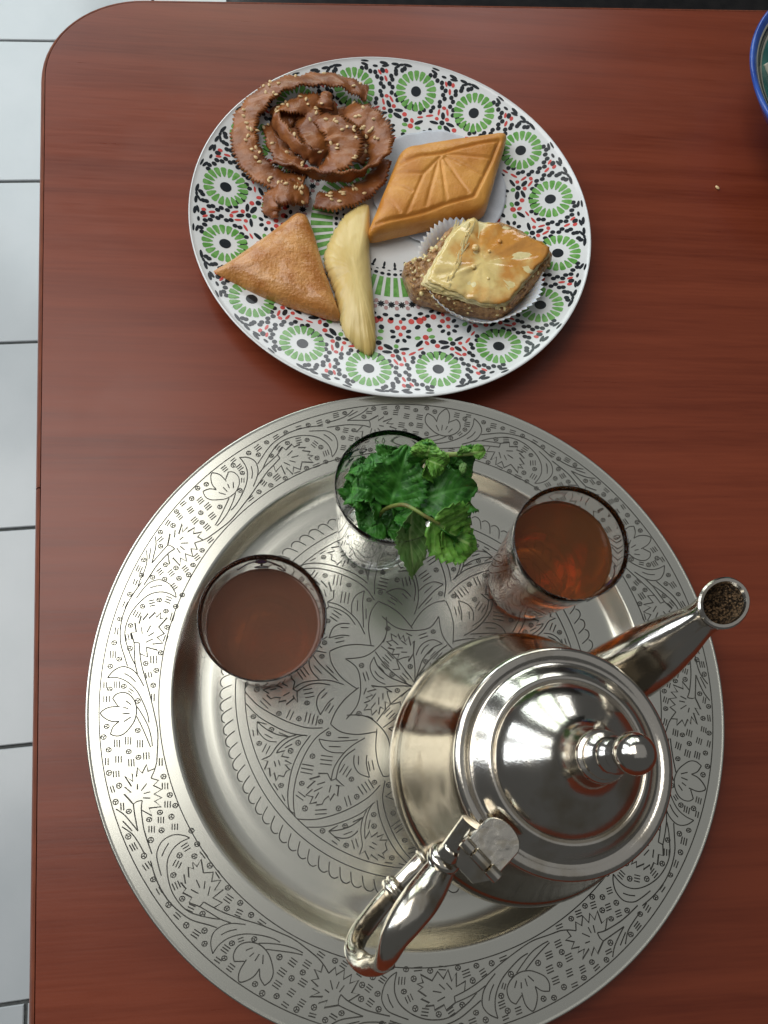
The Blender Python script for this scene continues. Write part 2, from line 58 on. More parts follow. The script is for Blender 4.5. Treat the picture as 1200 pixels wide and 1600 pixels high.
HINGE=[[0.0736,-0.0229,0.137],[0.0808,-0.0157,0.137],[0.0898,-0.0188,0.137],[0.0978,-0.0293,0.137],[0.0884,-0.0402,0.137],[0.0849,-0.0426,0.137]]
BOWLC=[0.4657,0.4974,0.1106]
CRUMB=[0.3424,0.4377,0.001]
BAND=[-0.1528,0.1817,0.0]
BLK=[[-0.1602,0.9437,-0.3],[-0.1486,0.9492,-0.3]]
CAMP=[0.2035,0.072,0.147]
LEAVES=[[[0.0552,0.1362,0.098],[0.0634,0.1627,0.116],16,0,0,4],[[0.0447,0.1508,0.097],[0.0348,0.1567,0.099],9,20,0,3],[[0.0473,0.143,0.1],[0.0342,0.147,0.098],11,-15,0,4],[[0.0499,0.1339,0.095],[0.033,0.1409,0.101],10,40,0,3],[[0.0519,0.1297,0.09],[0.0419,0.1254,0.085],9,0,0,3],[[0.0581,0.1301,0.104],[0.0662,0.1232,0.1],9,-20,0,3],[[0.0685,0.138,0.1],[0.1014,0.146,0.106],13,10,0,6],[[0.0729,0.1314,0.1],[0.1037,0.1374,0.097],12,-15,0,5],[[0.0644,0.1289,0.116],[0.0708,0.0993,0.08],8.6,-15,1,-5],[[0.0736,0.1217,0.12],[0.1018,0.1101,0.103],15.5,10,2,-5],[[0.0772,0.119,0.116],[0.0863,0.1048,0.09],7.5,40,0,-4],[[0.0796,0.1186,0.115],[0.0924,0.1075,0.098],6,-30,2,-4],[[0.0712,0.1553,0.118],[0.0737,0.1627,0.124],9,10,2,3],[[0.0712,0.1553,0.118],[0.0667,0.1627,0.12],8,-20,0,3],[[0.0724,0.1537,0.12],[0.0838,0.1512,0.116],7,25,2,3],[[0.0724,0.1537,0.12],[0.0791,0.1452,0.11],5,-30,2,-3],[[0.0901,0.1592,0.115],[0.1027,0.153,0.103],9.5,10,0,-4],[[0.0904,0.1583,0.113],[0.0872,0.1544,0.108],6,-20,0,2],[[0.0893,0.1513,0.116],[0.0934,0.15,0.115],3,0,1,1],[[0.092,0.1588,0.117],[0.0911,0.1613,0.12],4,0,2,1],[[0.097,0.1597,0.116],[0.1043,0.161,0.116],4,20,2,1],[[0.0774,0.1535,0.09],[0.0811,0.1449,0.085],11,0,0,2],[[0.0826,0.1548,0.098],[0.0911,0.1539,0.096],9,0,0,2],[[0.0583,0.1417,0.094],[0.0451,0.1657,0.098],13,-10,0,3],[[0.0531,0.1619,0.097],[0.06,0.1677,0.102],9,20,0,2],[[0.0638,0.1493,0.092],[0.0755,0.1422,0.088],13,0,0,2],[[0.0547,0.1276,0.086],[0.0673,0.1254,0.082],8,0,0,2],[[0.0429,0.1421,0.088],[0.0494,0.1316,0.084],9,0,0,2],[[0.0686,0.1367,0.099],[0.0626,0.1339,0.095],7,10,0,2],[[0.0387,0.1492,0.092],[0.037,0.1389,0.09],9,10,0,2],[[0.0717,0.1472,0.093],[0.0639,0.1466,0.09],12,0,0,2],[[0.0862,0.1159,0.108],[0.1002,0.1134,0.097],8,20,0,-3]]
STEM1=[[0.0502,0.1346,0.085],[0.0517,0.1337,0.1],[0.0551,0.1325,0.11],[0.0594,0.1307,0.117],[0.0634,0.1278,0.12],[0.069,0.1237,0.121],[0.0729,0.1218,0.12],[0.0769,0.1204,0.118]]
STEM2=[[0.0664,0.1555,0.075],[0.0693,0.1548,0.1],[0.0726,0.1573,0.115],[0.0801,0.1578,0.117],[0.0898,0.1589,0.116],[0.0978,0.1595,0.116],[0.103,0.1604,0.116]]
STEM3=[[0.0675,0.1511,0.04],[0.0609,0.1449,0.075],[0.0562,0.1424,0.092],[0.0527,0.1478,0.096]]

TX,TY=0.07869,0.0533      # tray centre
PX,PY=0.0782,0.38178      # plate centre
# ---------------------------------------------------------------- helpers
def tag(o,label=None,cat=None,group=None,kind=None):
    if label: o['label']=label
    if cat: o['category']=cat
    if group: o['group']=group
    if kind: o['kind']=kind
    return o
def empty(name,loc,label,cat,group=None):
    o=bpy.data.objects.new(name,None); COL.objects.link(o); o.location=loc; o.empty_display_size=.01
    return tag(o,label,cat,group)
def mesh(name,verts,faces,mat,parent=None,smooth=True,auto=None):
    me=bpy.data.meshes.new(name); me.from_pydata([tuple(v) for v in verts],[],faces)
    mats=mat if isinstance(mat,(list,tuple)) else [mat]
    for m in mats: me.materials.append(m)
    bm=bmesh.new(); bm.from_mesh(me); bmesh.ops.recalc_face_normals(bm,faces=bm.faces); bm.to_mesh(me); bm.free()
    if smooth:
        me.polygons.foreach_set('use_smooth',[True]*len(me.polygons))
        if auto is not None: me.set_sharp_from_angle(angle=R_(auto))
    me.update()
    o=bpy.data.objects.new(name,me); COL.objects.link(o)
    if parent is not None:
        o.parent=parent; o.matrix_parent_inverse=Matrix.Translation(-parent.location)
    return o
class MB:
    def __init__(s): s.v=[]; s.f=[]
    def add(s,v,f):
        n=len(s.v); s.v+=v; s.f+=[tuple(i+n for i in q) for q in f]
    def build(s,name,mat,parent=None,**k): return mesh(name,s.v,s.f,mat,parent,**k)
def lathe_vf(prof,seg=96,c=(0,0),z0=0,jit=None):
    v=[];f=[];n=len(prof)
    for i in range(seg):
        a=2*math.pi*i/seg; ca,sa=math.cos(a),math.sin(a)
        for r,z in prof: v.append((c[0]+r*ca,c[1]+r*sa,z0+z))
    for i in range(seg):
        j=(i+1)%seg
        for k in range(n-1):
            a,b,c2,d=i*n+k,j*n+k,j*n+k+1,i*n+k+1
            if prof[k][0]<1e-7: f.append((a,c2,d))
            elif prof[k+1][0]<1e-7: f.append((a,b,d))
            else: f.append((a,b,c2,d))
    # weld the axis
    ax={}
    mp=list(range(len(v))); nv=[]; 
    for i,p in enumerate(v):
        k=i%n
        if prof[k][0]<1e-7:
            if k not in ax: ax[k]=len(nv); nv.append(p)
            mp[i]=ax[k]
        else: mp[i]=len(nv); nv.append(p)
    f=[tuple(mp[i] for i in q) for q in f]
    return nv,f
def cr(pts,n=6,closed=False):
    """Catmull-Rom through tuples of any length"""
    out=[];m=len(pts)
    rng=range(m if closed else m-1)
    for i in rng:
        if closed: p0,p1,p2,p3=pts[(i-1)%m],pts[i],pts[(i+1)%m],pts[(i+2)%m]
        else: p0,p1,p2,p3=pts[max(i-1,0)],pts[i],pts[i+1],pts[min(i+2,m-1)]
        for k in range(n):
            t=k/n
            out.append(tuple(.5*((2*b)+(-a+c)*t+(2*a-5*b+4*c-d)*t*t+(-a+3*b-3*c+d)*t**3) for a,b,c,d in zip(p0,p1,p2,p3)))
    if not closed: out.append(tuple(pts[-1]))
    return out
def tube_vf(path,radii,seg=16,up=(0,0,1),cap=True,shape=None):
    """path list of Vector, radii list of (ra,rb); shape(angle)->scale"""
    v=[];f=[];n=len(path)
    path=[Vector(p) for p in path]
    for i,p in enumerate(path):
        t=(path[min(i+1,n-1)]-path[max(i-1,0)]).normalized()
        s=t.cross(Vector(up)); 
        if s.length<1e-4: s=Vector((1,0,0))
        s.normalize(); u=s.cross(t).normalized()
        ra,rb=radii[i] if isinstance(radii[i],tuple) else (radii[i],radii[i])
        for k in range(seg):
            a=2*math.pi*k/seg; sc=shape(a) if shape else 1
            v.append(tuple(p+s*(ra*math.cos(a)*sc)+u*(rb*math.sin(a)*sc)))
    for i in range(n-1):
        for k in range(seg):
            a,b=i*seg+k,i*seg+(k+1)%seg
            f.append((a,b,b+seg,a+seg))
    if cap:
        f.append(tuple(range(seg))); f.append(tuple((n-1)*seg+k for k in range(seg)))
    return v,f
def tube(name,path,radii,mat,parent=None,n=6,seg=16,up=(0,0,1),shape=None,auto=None):
    P=[tuple(p)+( (r if isinstance(r,tuple) else (r,r)) ) for p,r in zip(path,radii)]
    Q=cr(P,n)
    v,f=tube_vf([q[:3] for q in Q],[(q[3],q[4]) for q in Q],seg,up,True,shape)
    return mesh(name,v,f,mat,parent,auto=auto)
def ball_vf(c,r,nu=10,nv=6,rot=None):
    v=[];f=[]
    c=Vector(c)
    for i in range(nv+1):
        th=math.pi*i/nv
        for k in range(nu):
            a=2*math.pi*k/nu
            p=Vector((r[0]*math.sin(th)*math.cos(a),r[1]*math.sin(th)*math.sin(a),r[2]*math.cos(th)))
            if rot: p=rot@p
            v.append(tuple(c+p))
    for i in range(nv):
        for k in range(nu):
            f.append((i*nu+k,i*nu+(k+1)%nu,(i+1)*nu+(k+1)%nu,(i+1)*nu+k))
    return v,f
def fbm(p,s,o=3):
    a=0;w=1
    for i in range(o): a+=w*noise.noise(Vector(p)*s); s*=2.03; w*=.5
    return a
# ---------------------------------------------------------------- materials
def newmat(name):
    m=bpy.data.materials.new(name); m.use_nodes=True
    return m,m.node_tree,m.node_tree.nodes['Principled BSDF']
def N(nt,t,**k):
    n=nt.nodes.new(t)
    for a,b in k.items():
        if a in n.inputs: n.inputs[a].default_value=b
        else: setattr(n,a,b)
    return n
def noise_mat(name,c1,c2,scale=50,rough=.5,bump=0.,bscale=None,metal=0,stretch=None,sss=0,coat=0,detail=4,rv=0,spec=.5,bdist=.001,ramp=(.35,.65),trans=0):
    m,nt,b=newmat(name); L=nt.links
    tc=N(nt,'ShaderNodeTexCoord'); mp=N(nt,'ShaderNodeMapping')
    if stretch: mp.inputs['Scale'].default_value=stretch
    L.new(tc.outputs['Object'],mp.inputs[0])
    nz=N(nt,'ShaderNodeTexNoise'); nz.inputs['Scale'].default_value=scale; nz.inputs['Detail'].default_value=detail
    L.new(mp.outputs[0],nz.inputs['Vector'])
    r=N(nt,'ShaderNodeValToRGB'); r.color_ramp.elements[0].position=ramp[0]; r.color_ramp.elements[1].position=ramp[1]
    r.color_ramp.elements[0].color=(*c1,1); r.color_ramp.elements[1].color=(*c2,1)
    L.new(nz.outputs[0],r.inputs[0]); L.new(r.outputs[0],b.inputs['Base Color'])
    b.inputs['Roughness'].default_value=rough; b.inputs['Metallic'].default_value=metal
    b.inputs['Specular IOR Level'].default_value=spec
    if rv:
        mr=N(nt,'ShaderNodeMapRange'); mr.inputs['To Min'].default_value=rough-rv; mr.inputs['To Max'].default_value=rough+rv
        L.new(nz.outputs[0],mr.inputs[0]); L.new(mr.outputs[0],b.inputs['Roughness'])
    if sss:
        b.inputs['Subsurface Weight'].default_value=sss; b.inputs['Subsurface Radius'].default_value=(.006,.003,.0015); b.inputs['Subsurface Scale'].default_value=1
    if coat: b.inputs['Coat Weight'].default_value=coat; b.inputs['Coat Roughness'].default_value=.12
    if trans: b.inputs['Transmission Weight'].default_value=trans
    if bump:
        n2=N(nt,'ShaderNodeTexNoise'); n2.inputs['Scale'].default_value=bscale or scale*3; n2.inputs['Detail'].default_value=3
        L.new(mp.outputs[0],n2.inputs['Vector'])
        bp=N(nt,'ShaderNodeBump'); bp.inputs['Strength'].default_value=bump; bp.inputs['Distance'].default_value=bdist
        L.new(n2.outputs[0],bp.inputs['Height']); L.new(bp.outputs[0],b.inputs['Normal'])
    return m
def wood_mat(name,dark,light):
    m,nt,b=newmat(name); L=nt.links
    tc=N(nt,'ShaderNodeTexCoord')
    def nz(sc,scale,detail=5,rough=.55):
        mp=N(nt,'ShaderNodeMapping'); mp.inputs['Scale'].default_value=sc; mp.inputs['Rotation'].default_value=(0,0,R_(-3))
        L.new(tc.outputs['Object'],mp.inputs[0]); n=N(nt,'ShaderNodeTexNoise'); n.inputs['Scale'].default_value=scale
        n.inputs['Detail'].default_value=detail; n.inputs['Roughness'].default_value=rough; L.new(mp.outputs[0],n.inputs['Vector']); return n
    a=nz((.9,26,1),2.2,6); c=nz((9,190,1),2.5,3); d=nz((.4,5,1),2.0,2)
    mx=N(nt,'ShaderNodeMath',operation='MULTIPLY_ADD'); mx.inputs[1].default_value=.40
    L.new(c.outputs[0],mx.inputs[0]); L.new(a.outputs[0],mx.inputs[2])
    m2=N(nt,'ShaderNodeMath',operation='MULTIPLY_ADD'); m2.inputs[1].default_value=.35
    L.new(d.outputs[0],m2.inputs[0]); L.new(mx.outputs[0],m2.inputs[2])
    r=N(nt,'ShaderNodeValToRGB'); r.color_ramp.elements[0].position=.62; r.color_ramp.elements[1].position=1.10
    r.color_ramp.elements[0].color=(*dark,1); r.color_ramp.elements[1].color=(*light,1)
    e=r.color_ramp.elements.new(.8); e.color=tuple((x*.45+y*.55) for x,y in zip(dark,light))+(1,)
    L.new(m2.outputs[0],r.inputs[0]); L.new(r.outputs[0],b.inputs['Base Color'])
    b.inputs['Roughness'].default_value=.36; b.inputs['Specular IOR Level'].default_value=.42
    mr=N(nt,'ShaderNodeMapRange'); mr.inputs['To Min'].default_value=.24; mr.inputs['To Max'].default_value=.36
    L.new(c.outputs[0],mr.inputs[0]); L.new(mr.outputs[0],b.inputs['Roughness'])
    sm=nz((1,1,1),9,5,.6); sr=N(nt,'ShaderNodeMapRange'); sr.inputs['From Min'].default_value=.45; sr.inputs['From Max'].default_value=.75; sr.inputs['To Max'].default_value=.10
    L.new(sm.outputs[0],sr.inputs[0]); ad=N(nt,'ShaderNodeMath',operation='ADD'); L.new(mr.outputs[0],ad.inputs[0]); L.new(sr.outputs[0],ad.inputs[1]); L.new(ad.outputs[0],b.inputs['Roughness'])
    bp=N(nt,'ShaderNodeBump'); bp.inputs['Strength'].default_value=.12; bp.inputs['Distance'].default_value=.0003
    L.new(c.outputs[0],bp.inputs['Height']); L.new(bp.outputs[0],b.inputs['Normal'])
    return m
def metal_mat(name,col,rough,bump=.02,bscale=14,bdist=.01,fine=0,tarnish=None,aniso=0,ts=30,rvar=None):
    m,nt,b=newmat(name); L=nt.links
    b.inputs['Metallic'].default_value=1; b.inputs['Base Color'].default_value=(*col,1); b.inputs['Roughness'].default_value=rough
    tc=N(nt,'ShaderNodeTexCoord')
    n2=N(nt,'ShaderNodeTexNoise'); n2.inputs['Scale'].default_value=bscale; n2.inputs['Detail'].default_value=2
    L.new(tc.outputs['Object'],n2.inputs['Vector'])
    bp=N(nt,'ShaderNodeBump'); bp.inputs['Strength'].default_value=bump; bp.inputs['Distance'].default_value=bdist
    L.new(n2.outputs[0],bp.inputs['Height'])
    last=bp
    if fine:
        n3=N(nt,'ShaderNodeTexNoise'); n3.inputs['Scale'].default_value=900; n3.inputs['Detail'].default_value=2
        L.new(tc.outputs['Object'],n3.inputs['Vector'])
        b2=N(nt,'ShaderNodeBump'); b2.inputs['Strength'].default_value=fine; b2.inputs['Distance'].default_value=.0004
        L.new(n3.outputs[0],b2.inputs['Height']); L.new(bp.outputs[0],b2.inputs['Normal']); last=b2
    L.new(last.outputs[0],b.inputs['Normal'])
    nr=N(nt,'ShaderNodeTexNoise'); nr.inputs['Scale'].default_value=ts; nr.inputs['Detail'].default_value=4; nr.inputs['Roughness'].default_value=.55
    L.new(tc.outputs['Object'],nr.inputs['Vector'])
    mr=N(nt,'ShaderNodeMapRange'); mr.inputs['From Min'].default_value=.35; mr.inputs['From Max'].default_value=.75
    mr.inputs['To Min'].default_value=rough*(.85 if rvar is None else 1-rvar); mr.inputs['To Max'].default_value=rough*(1.5 if rvar is None else 1+rvar)
    L.new(nr.outputs[0],mr.inputs[0]); L.new(mr.outputs[0],b.inputs['Roughness'])
    if tarnish:
        r=N(nt,'ShaderNodeValToRGB'); r.color_ramp.elements[0].position=.52; r.color_ramp.elements[1].position=.74
        r.color_ramp.elements[0].color=(*col,1); r.color_ramp.elements[1].color=(*tarnish,1)
        L.new(nr.outputs[0],r.inputs[0]); L.new(r.outputs[0],b.inputs['Base Color'])
    return m
def plain(name,col,rough=.4,**k):
    c2=tuple(min(1,x*1.12) for x in col); c1=tuple(x*.88 for x in col)
    return noise_mat(name,c1,c2,k.pop('scale',60),rough,**k)
M_wood=wood_mat('mahogany_laminate',(.125,.0200,.0065),(.205,.040,.0150))
M_band=noise_mat('edge_band_pvc',(.16,.040,.018),(.24,.062,.026),60,.33,stretch=(6,1,6))
M_tile=noise_mat('white_tile',(.50,.525,.535),(.54,.56,.57),10,.17,bump=.04,bscale=10,detail=8,rv=.03)
M_grout=noise_mat('dark_grout',(.055,.06,.06),(.10,.105,.10),120,.85,bump=.4,bscale=400)
M_tray=metal_mat('satin_tray_steel',(.69,.68,.60),.26,bump=.06,bscale=5,bdist=.005,fine=.0,rvar=.08,ts=5)
M_trayedge=metal_mat('tray_polished_edge',(.72,.70,.66),.15,bump=.05)
M_groove=noise_mat('engraved_groove',(.055,.052,.045),(.095,.090,.078),300,.7,spec=.2)
M_pot=metal_mat('polished_teapot_metal',(.62,.58,.51),.15,bump=.30,bscale=28,bdist=.0024,fine=.10,tarnish=(.42,.36,.26),ts=38)
M_body=metal_mat('dull_body_metal',(.38,.335,.265),.14,bump=.24,bscale=30,bdist=.0025,fine=.08,tarnish=(.24,.19,.125),ts=40)
M_hinge=metal_mat('scuffed_hinge_metal',(.66,.62,.54),.24,bump=.5,bscale=130,bdist=.0016,fine=.15,tarnish=(.34,.28,.18),ts=120)
M_hdl=metal_mat('worn_handle_metal',(.62,.58,.50),.17,bump=.35,bscale=90,bdist=.0012,fine=.05,tarnish=(.42,.35,.24),ts=70)
M_dark=plain('dark_hollow',(.012,.010,.008),.7)
M_glaze=noise_mat('white_glaze',(.74,.75,.74),(.78,.79,.78),20,.13)
M_pk=plain('print_black',(.018,.022,.026),.16); M_pg=noise_mat('print_green',(.11,.32,.06),(.21,.45,.13),220,.16)
M_pr=plain('print_red',(.62,.085,.075),.16); M_pp=plain('print_pink',(.50,.30,.29),.16)
def glass_mat(name,tint=(1,1,1)):
    m,nt,b=newmat(name)
    b.inputs['Base Color'].default_value=(*tint,1)
    nz=N(nt,'ShaderNodeTexNoise'); nz.inputs['Scale'].default_value=12; rr=N(nt,'ShaderNodeMapRange'); rr.inputs['To Min'].default_value=0; rr.inputs['To Max'].default_value=.012
    nt.links.new(nz.outputs[0],rr.inputs[0]); nt.links.new(rr.outputs[0],b.inputs['Roughness'])
    b.inputs['Transmission Weight'].default_value=1; b.inputs['Roughness'].default_value=.0; b.inputs['IOR'].default_value=1.5
    return m
M_glass=glass_mat('clear_glass',(.97,.975,.965))
def tea_mat(dens,base,tr):
    m,nt,b=newmat('mint_tea'); b.inputs['Base Color'].default_value=(1,1,1,1); b.inputs['Transmission Weight'].default_value=1
    b.inputs['Roughness'].default_value=0; b.inputs['IOR'].default_value=1.33
    nz=N(nt,'ShaderNodeTexNoise'); nz.inputs['Scale'].default_value=20; mr=N(nt,'ShaderNodeMapRange')
    mr.inputs['To Min'].default_value=.04; mr.inputs['To Max'].default_value=.16
    nt.links.new(nz.outputs[0],mr.inputs[0]); nt.links.new(mr.outputs[0],b.inputs['Roughness'])
    b.inputs['Base Color'].default_value=(*base,1); b.inputs['Transmission Weight'].default_value=tr
    ab=N(nt,'ShaderNodeVolumeAbsorption'); ab.inputs['Color'].default_value=(.93,.60,.24,1); ab.inputs['Density'].default_value=dens
    out=[n for n in nt.nodes if n.type=='OUTPUT_MATERIAL'][0]; nt.links.new(ab.outputs[0],out.inputs['Volume'])
    return m
M_tea_l=tea_mat(34,(.36,.165,.10),.66); M_tea_r=tea_mat(26,(.50,.19,.055),.84)  # paler left tea: cloudy brew plus the overhead sheen put into its colour
M_blue=plain('cobalt_paint',(.02,.05,.30),.25); M_ink=plain('black_paint',(.01,.01,.015),.3)
def leaf_mat(name,c1,c2,vein):
    m,nt,b=newmat(name); L=nt.links
    uv=N(nt,'ShaderNodeUVMap'); sx=N(nt,'ShaderNodeSeparateXYZ'); L.new(uv.outputs[0],sx.inputs[0])
    ab=N(nt,'ShaderNodeMath',operation='ABSOLUTE'); L.new(sx.outputs[1],ab.inputs[0])
    # side veins: sin((t*8-|s|*2.2)*2pi)
    a=N(nt,'ShaderNodeMath',operation='MULTIPLY'); a.inputs[1].default_value=8*2*math.pi; L.new(sx.outputs[0],a.inputs[0])
    c=N(nt,'ShaderNodeMath',operation='MULTIPLY_ADD'); c.inputs[1].default_value=-2.6*2*math.pi; L.new(ab.outputs[0],c.inputs[0]); L.new(a.outputs[0],c.inputs[2])
    s=N(nt,'ShaderNodeMath',operation='SINE'); L.new(c.outputs[0],s.inputs[0])
    g=N(nt,'ShaderNodeMapRange'); g.inputs['From Min'].default_value=.90; g.inputs['From Max'].default_value=1.0; g.inputs['To Max'].default_value=.55; L.new(s.outputs[0],g.inputs[0])
    md=N(nt,'ShaderNodeMapRange'); md.inputs['From Min'].default_value=.09; md.inputs['From Max'].default_value=.03; L.new(ab.outputs[0],md.inputs[0])
    mx=N(nt,'ShaderNodeMath',operation='MAXIMUM'); L.new(g.outputs[0],mx.inputs[0]); L.new(md.outputs[0],mx.inputs[1])
    tc=N(nt,'ShaderNodeTexCoord'); nz=N(nt,'ShaderNodeTexNoise'); nz.inputs['Scale'].default_value=160; nz.inputs['Detail'].default_value=4; L.new(tc.outputs['Object'],nz.inputs['Vector'])
    r=N(nt,'ShaderNodeValToRGB'); r.color_ramp.elements[0].color=(*c1,1); r.color_ramp.elements[1].color=(*c2,1); r.color_ramp.elements[0].position=.35; r.color_ramp.elements[1].position=.65
    L.new(nz.outputs[0],r.inputs[0])
    mix=N(nt,'ShaderNodeMixRGB'); L.new(mx.outputs[0],mix.inputs[0]); L.new(r.outputs[0],mix.inputs[1]); mix.inputs[2].default_value=(*vein,1)
    L.new(mix.outputs[0],b.inputs['Base Color']); b.inputs['Roughness'].default_value=.48
    b.inputs['Specular IOR Level'].default_value=.4
    b.inputs['Subsurface Weight'].default_value=.25; b.inputs['Subsurface Radius'].default_value=(.001,.002,.0005)
    bp=N(nt,'ShaderNodeBump'); bp.inputs['Strength'].default_value=.5; bp.inputs['Distance'].default_value=.0006; L.new(nz.outputs[0],bp.inputs['Height'])
    L.new(bp.outputs[0],b.inputs['Normal'])
    return m
M_leaf=[leaf_mat('mint_leaf_dark',(.020,.12,.012),(.055,.22,.024),(.085,.28,.05)),
        leaf_mat('mint_leaf_underside',(.10,.23,.055),(.16,.31,.085),(.30,.45,.18)),
        leaf_mat('mint_leaf_light',(.09,.27,.03),(.17,.38,.055),(.30,.50,.14))]
M_stem=noise_mat('mint_stem',(.16,.13,.04),(.20,.30,.06),120,.45,sss=.2)
M_steml=noise_mat('mint_stem_pale',(.20,.33,.08),(.32,.42,.14),60,.45,sss=.2)
M_cheb=noise_mat('fried_honey_dough',(.16,.043,.011),(.37,.130,.032),60,.40,bump=1.,bscale=360,coat=.16,sss=.03,bdist=.0006,ramp=(.3,.7))
M_sesame=plain('sesame',(.74,.53,.27),.4,scale=300)
M_dia=noise_mat('golden_semolina_crust',(.54,.205,.026),(.72,.335,.065),38,.42,bump=.8,bscale=700,sss=.04,bdist=.0005,coat=.1)
M_date=plain('date_filling',(.035,.015,.012),.4)
M_tri=noise_mat('glazed_brown_pastry',(.46,.165,.030),(.66,.31,.09),75,.33,bump=1.,bscale=520,coat=.4,sss=.04,bdist=.0008,detail=7)
M_gaz=noise_mat('pale_yellow_dough',(.63,.44,.13),(.78,.60,.25),26,.36,bump=.18,bscale=160,sss=.06,coat=.2,stretch=(3,.6,1),bdist=.0012)
M_phyllo=noise_mat('phyllo_pale',(.68,.52,.20),(.82,.70,.38),60,.32,bump=.5,bscale=300,sss=.06,coat=.3)
def glaze_mat():
    m=noise_mat('phyllo_syrup',(.82,.61,.24),(.62,.27,.05),44,.14,bump=.5,bscale=130,sss=.06,coat=.8,ramp=(.42,.62),bdist=.0018)
    nt=m.node_tree; L=nt.links
    rp=[n for n in nt.nodes if n.type=='VALTORGB'][0]; nz=rp.inputs[0].links[0].from_node; tc=[n for n in nt.nodes if n.type=='TEX_COORD'][0]
    sx=N(nt,'ShaderNodeSeparateXYZ'); L.new(tc.outputs['Object'],sx.inputs[0])
    mr=N(nt,'ShaderNodeMapRange'); mr.inputs['From Min'].default_value=.104; mr.inputs['From Max'].default_value=.150; mr.inputs['To Min'].default_value=-.16; mr.inputs['To Max'].default_value=.12
    L.new(sx.outputs[0],mr.inputs[0]); ad=N(nt,'ShaderNodeMath',operation='ADD'); L.new(nz.outputs[0],ad.inputs[0]); L.new(mr.outputs[0],ad.inputs[1]); L.new(ad.outputs[0],rp.inputs[0])
    return m
M_glazed=glaze_mat()
M_nut=noise_mat('chopped_nut',(.20,.08,.025),(.60,.34,.13),300,.45,bump=1.,bscale=700,sss=.1,coat=.3,bdist=.0015,ramp=(.3,.7))
M_paper=noise_mat('white_paper',(.68,.69,.71),(.74,.75,.77),90,.6,sss=.3)
def paper_trans():
    m,nt,b=newmat('greaseproof_paper'); b.inputs['Base Color'].default_value=(.66,.70,.76,1); b.inputs['Roughness'].default_value=.4
    tr=N(nt,'ShaderNodeBsdfTransparent'); mx=N(nt,'ShaderNodeMixShader')
    nz=N(nt,'ShaderNodeTexNoise'); nz.inputs['Scale'].default_value=60; mr=N(nt,'ShaderNodeMapRange'); mr.inputs['To Min'].default_value=.16; mr.inputs['To Max'].default_value=.34
    nt.links.new(nz.outputs[0],mr.inputs[0]); nt.links.new(mr.outputs[0],mx.inputs[0])
    out=[n for n in nt.nodes if n.type=='OUTPUT_MATERIAL'][0]
    nt.links.new(b.outputs[0],mx.inputs[1]); nt.links.new(tr.outputs[0],mx.inputs[2]); nt.links.new(mx.outputs[0],out.inputs[0]); return m
M_gpaper=paper_trans()
M_bblue=noise_mat('bowl_cobalt_glaze',(.02,.06,.30),(.05,.13,.48),40,.14)
M_bcream=noise_mat('bowl_cream_glaze',(.55,.52,.42),(.66,.62,.52),60,.2)
M_bteal=noise_mat('bowl_teal_glaze',(.01,.10,.09),(.03,.20,.17),40,.2)
M_bblk=plain('bowl_black_glaze',(.012,.014,.016),.2)
M_blackfab=noise_mat('black_vinyl',(.012,.012,.013),(.022,.021,.021),80,.5,bump=.3,bscale=600)
M_steel=metal_mat('leg_steel',(.35,.35,.36),.35)

# ================================================================ the setting
PSI=0.07945
def rot2(x,y,a): return x*math.cos(a)-y*math.sin(a), x*math.sin(a)+y*math.cos(a)
# floor: grout bed + single tiles
FZ=-.74; PH=.07206; TS=.32106
fo=empty('floor',(0,0,FZ),None,None); tag(fo,kind='structure')
c=[rot2(x,y,PH) for x,y in ((-2,-2),(3,-2),(3,3.2),(-2,3.2))]
mesh('grout_bed',[(x,y,FZ-.004) for x,y in c],[(0,1,2,3)],M_grout,fo,smooth=False)
def tile_mesh():
    g=.0024; h=TS/2-g; b=.0012; v=[];
    for hh,z in ((h,-.006),(h,-b),(h-b,0)):
        v+=[(-hh,-hh,z),(hh,-hh,z),(hh,hh,z),(-hh,hh,z)]
    f=[]
    for r in (0,4):
        for k in range(4): f.append((r+k,r+(k+1)%4,r+4+(k+1)%4,r+4+k))
    f.append((8,9,10,11)); return v,f
tv,tf=tile_mesh(); tme=None
for i in range(-3,3):
    for j in range(-1,8):
        u=(-.3484 if j>5 else -.150)+TS*(i+.5); w_=1.37578-TS*(j-.5)
        x,y=rot2(u,w_,PH)
        if tme is None:
            o=mesh('tile',tv,tf,M_tile,fo,smooth=False); tme=o.data
        else:
            o=bpy.data.objects.new('tile',tme); COL.objects.link(o); o.parent=fo; o.matrix_parent_inverse=Matrix.Translation(-fo.location)
        o.location=(x,y,FZ+random.uniform(-.0003,.0003)); o.rotation_euler=(random.uniform(-.0015,.0015),random.uniform(-.0015,.0015),PH)
# ---------------------------------------------------------------- table
tb=empty('table',(.4,.1,FZ),'dark red mahogany laminate table with rounded corner under the tray and plate','table')
def tpt(u,v): return rot2(u,v,PSI)   # table frame: left edge u=-.13643, far edge v=.59613
def outline(off,rc=.075):
    x0,x1,y0,y1=-.13643-off,1.15,-.95,.59613+off; r=rc+off; pts=[]
    for cx,cy,a0 in ((x0+r,y1-r,90),(x0+r,y0+r,180),(x1-r,y0+r,270),(x1-r,y1-r,0)):
        for k in range(17):
            a=R_(a0+90*k/16); pts.append(tpt(cx+r*math.cos(a),cy+r*math.sin(a)))
    return pts
o1=outline(0)
n1=len(o1)
mb=MB(); mb.add([(x,y,0) for x,y in o1]+[(x,y,-.022) for x,y in o1],[tuple(range(n1)),tuple(range(2*n1-1,n1-1,-1))]+[(k,(k+1)%n1,n1+(k+1)%n1,n1+k) for k in range(n1)])
mb.build('tabletop',M_wood,tb,smooth=False)
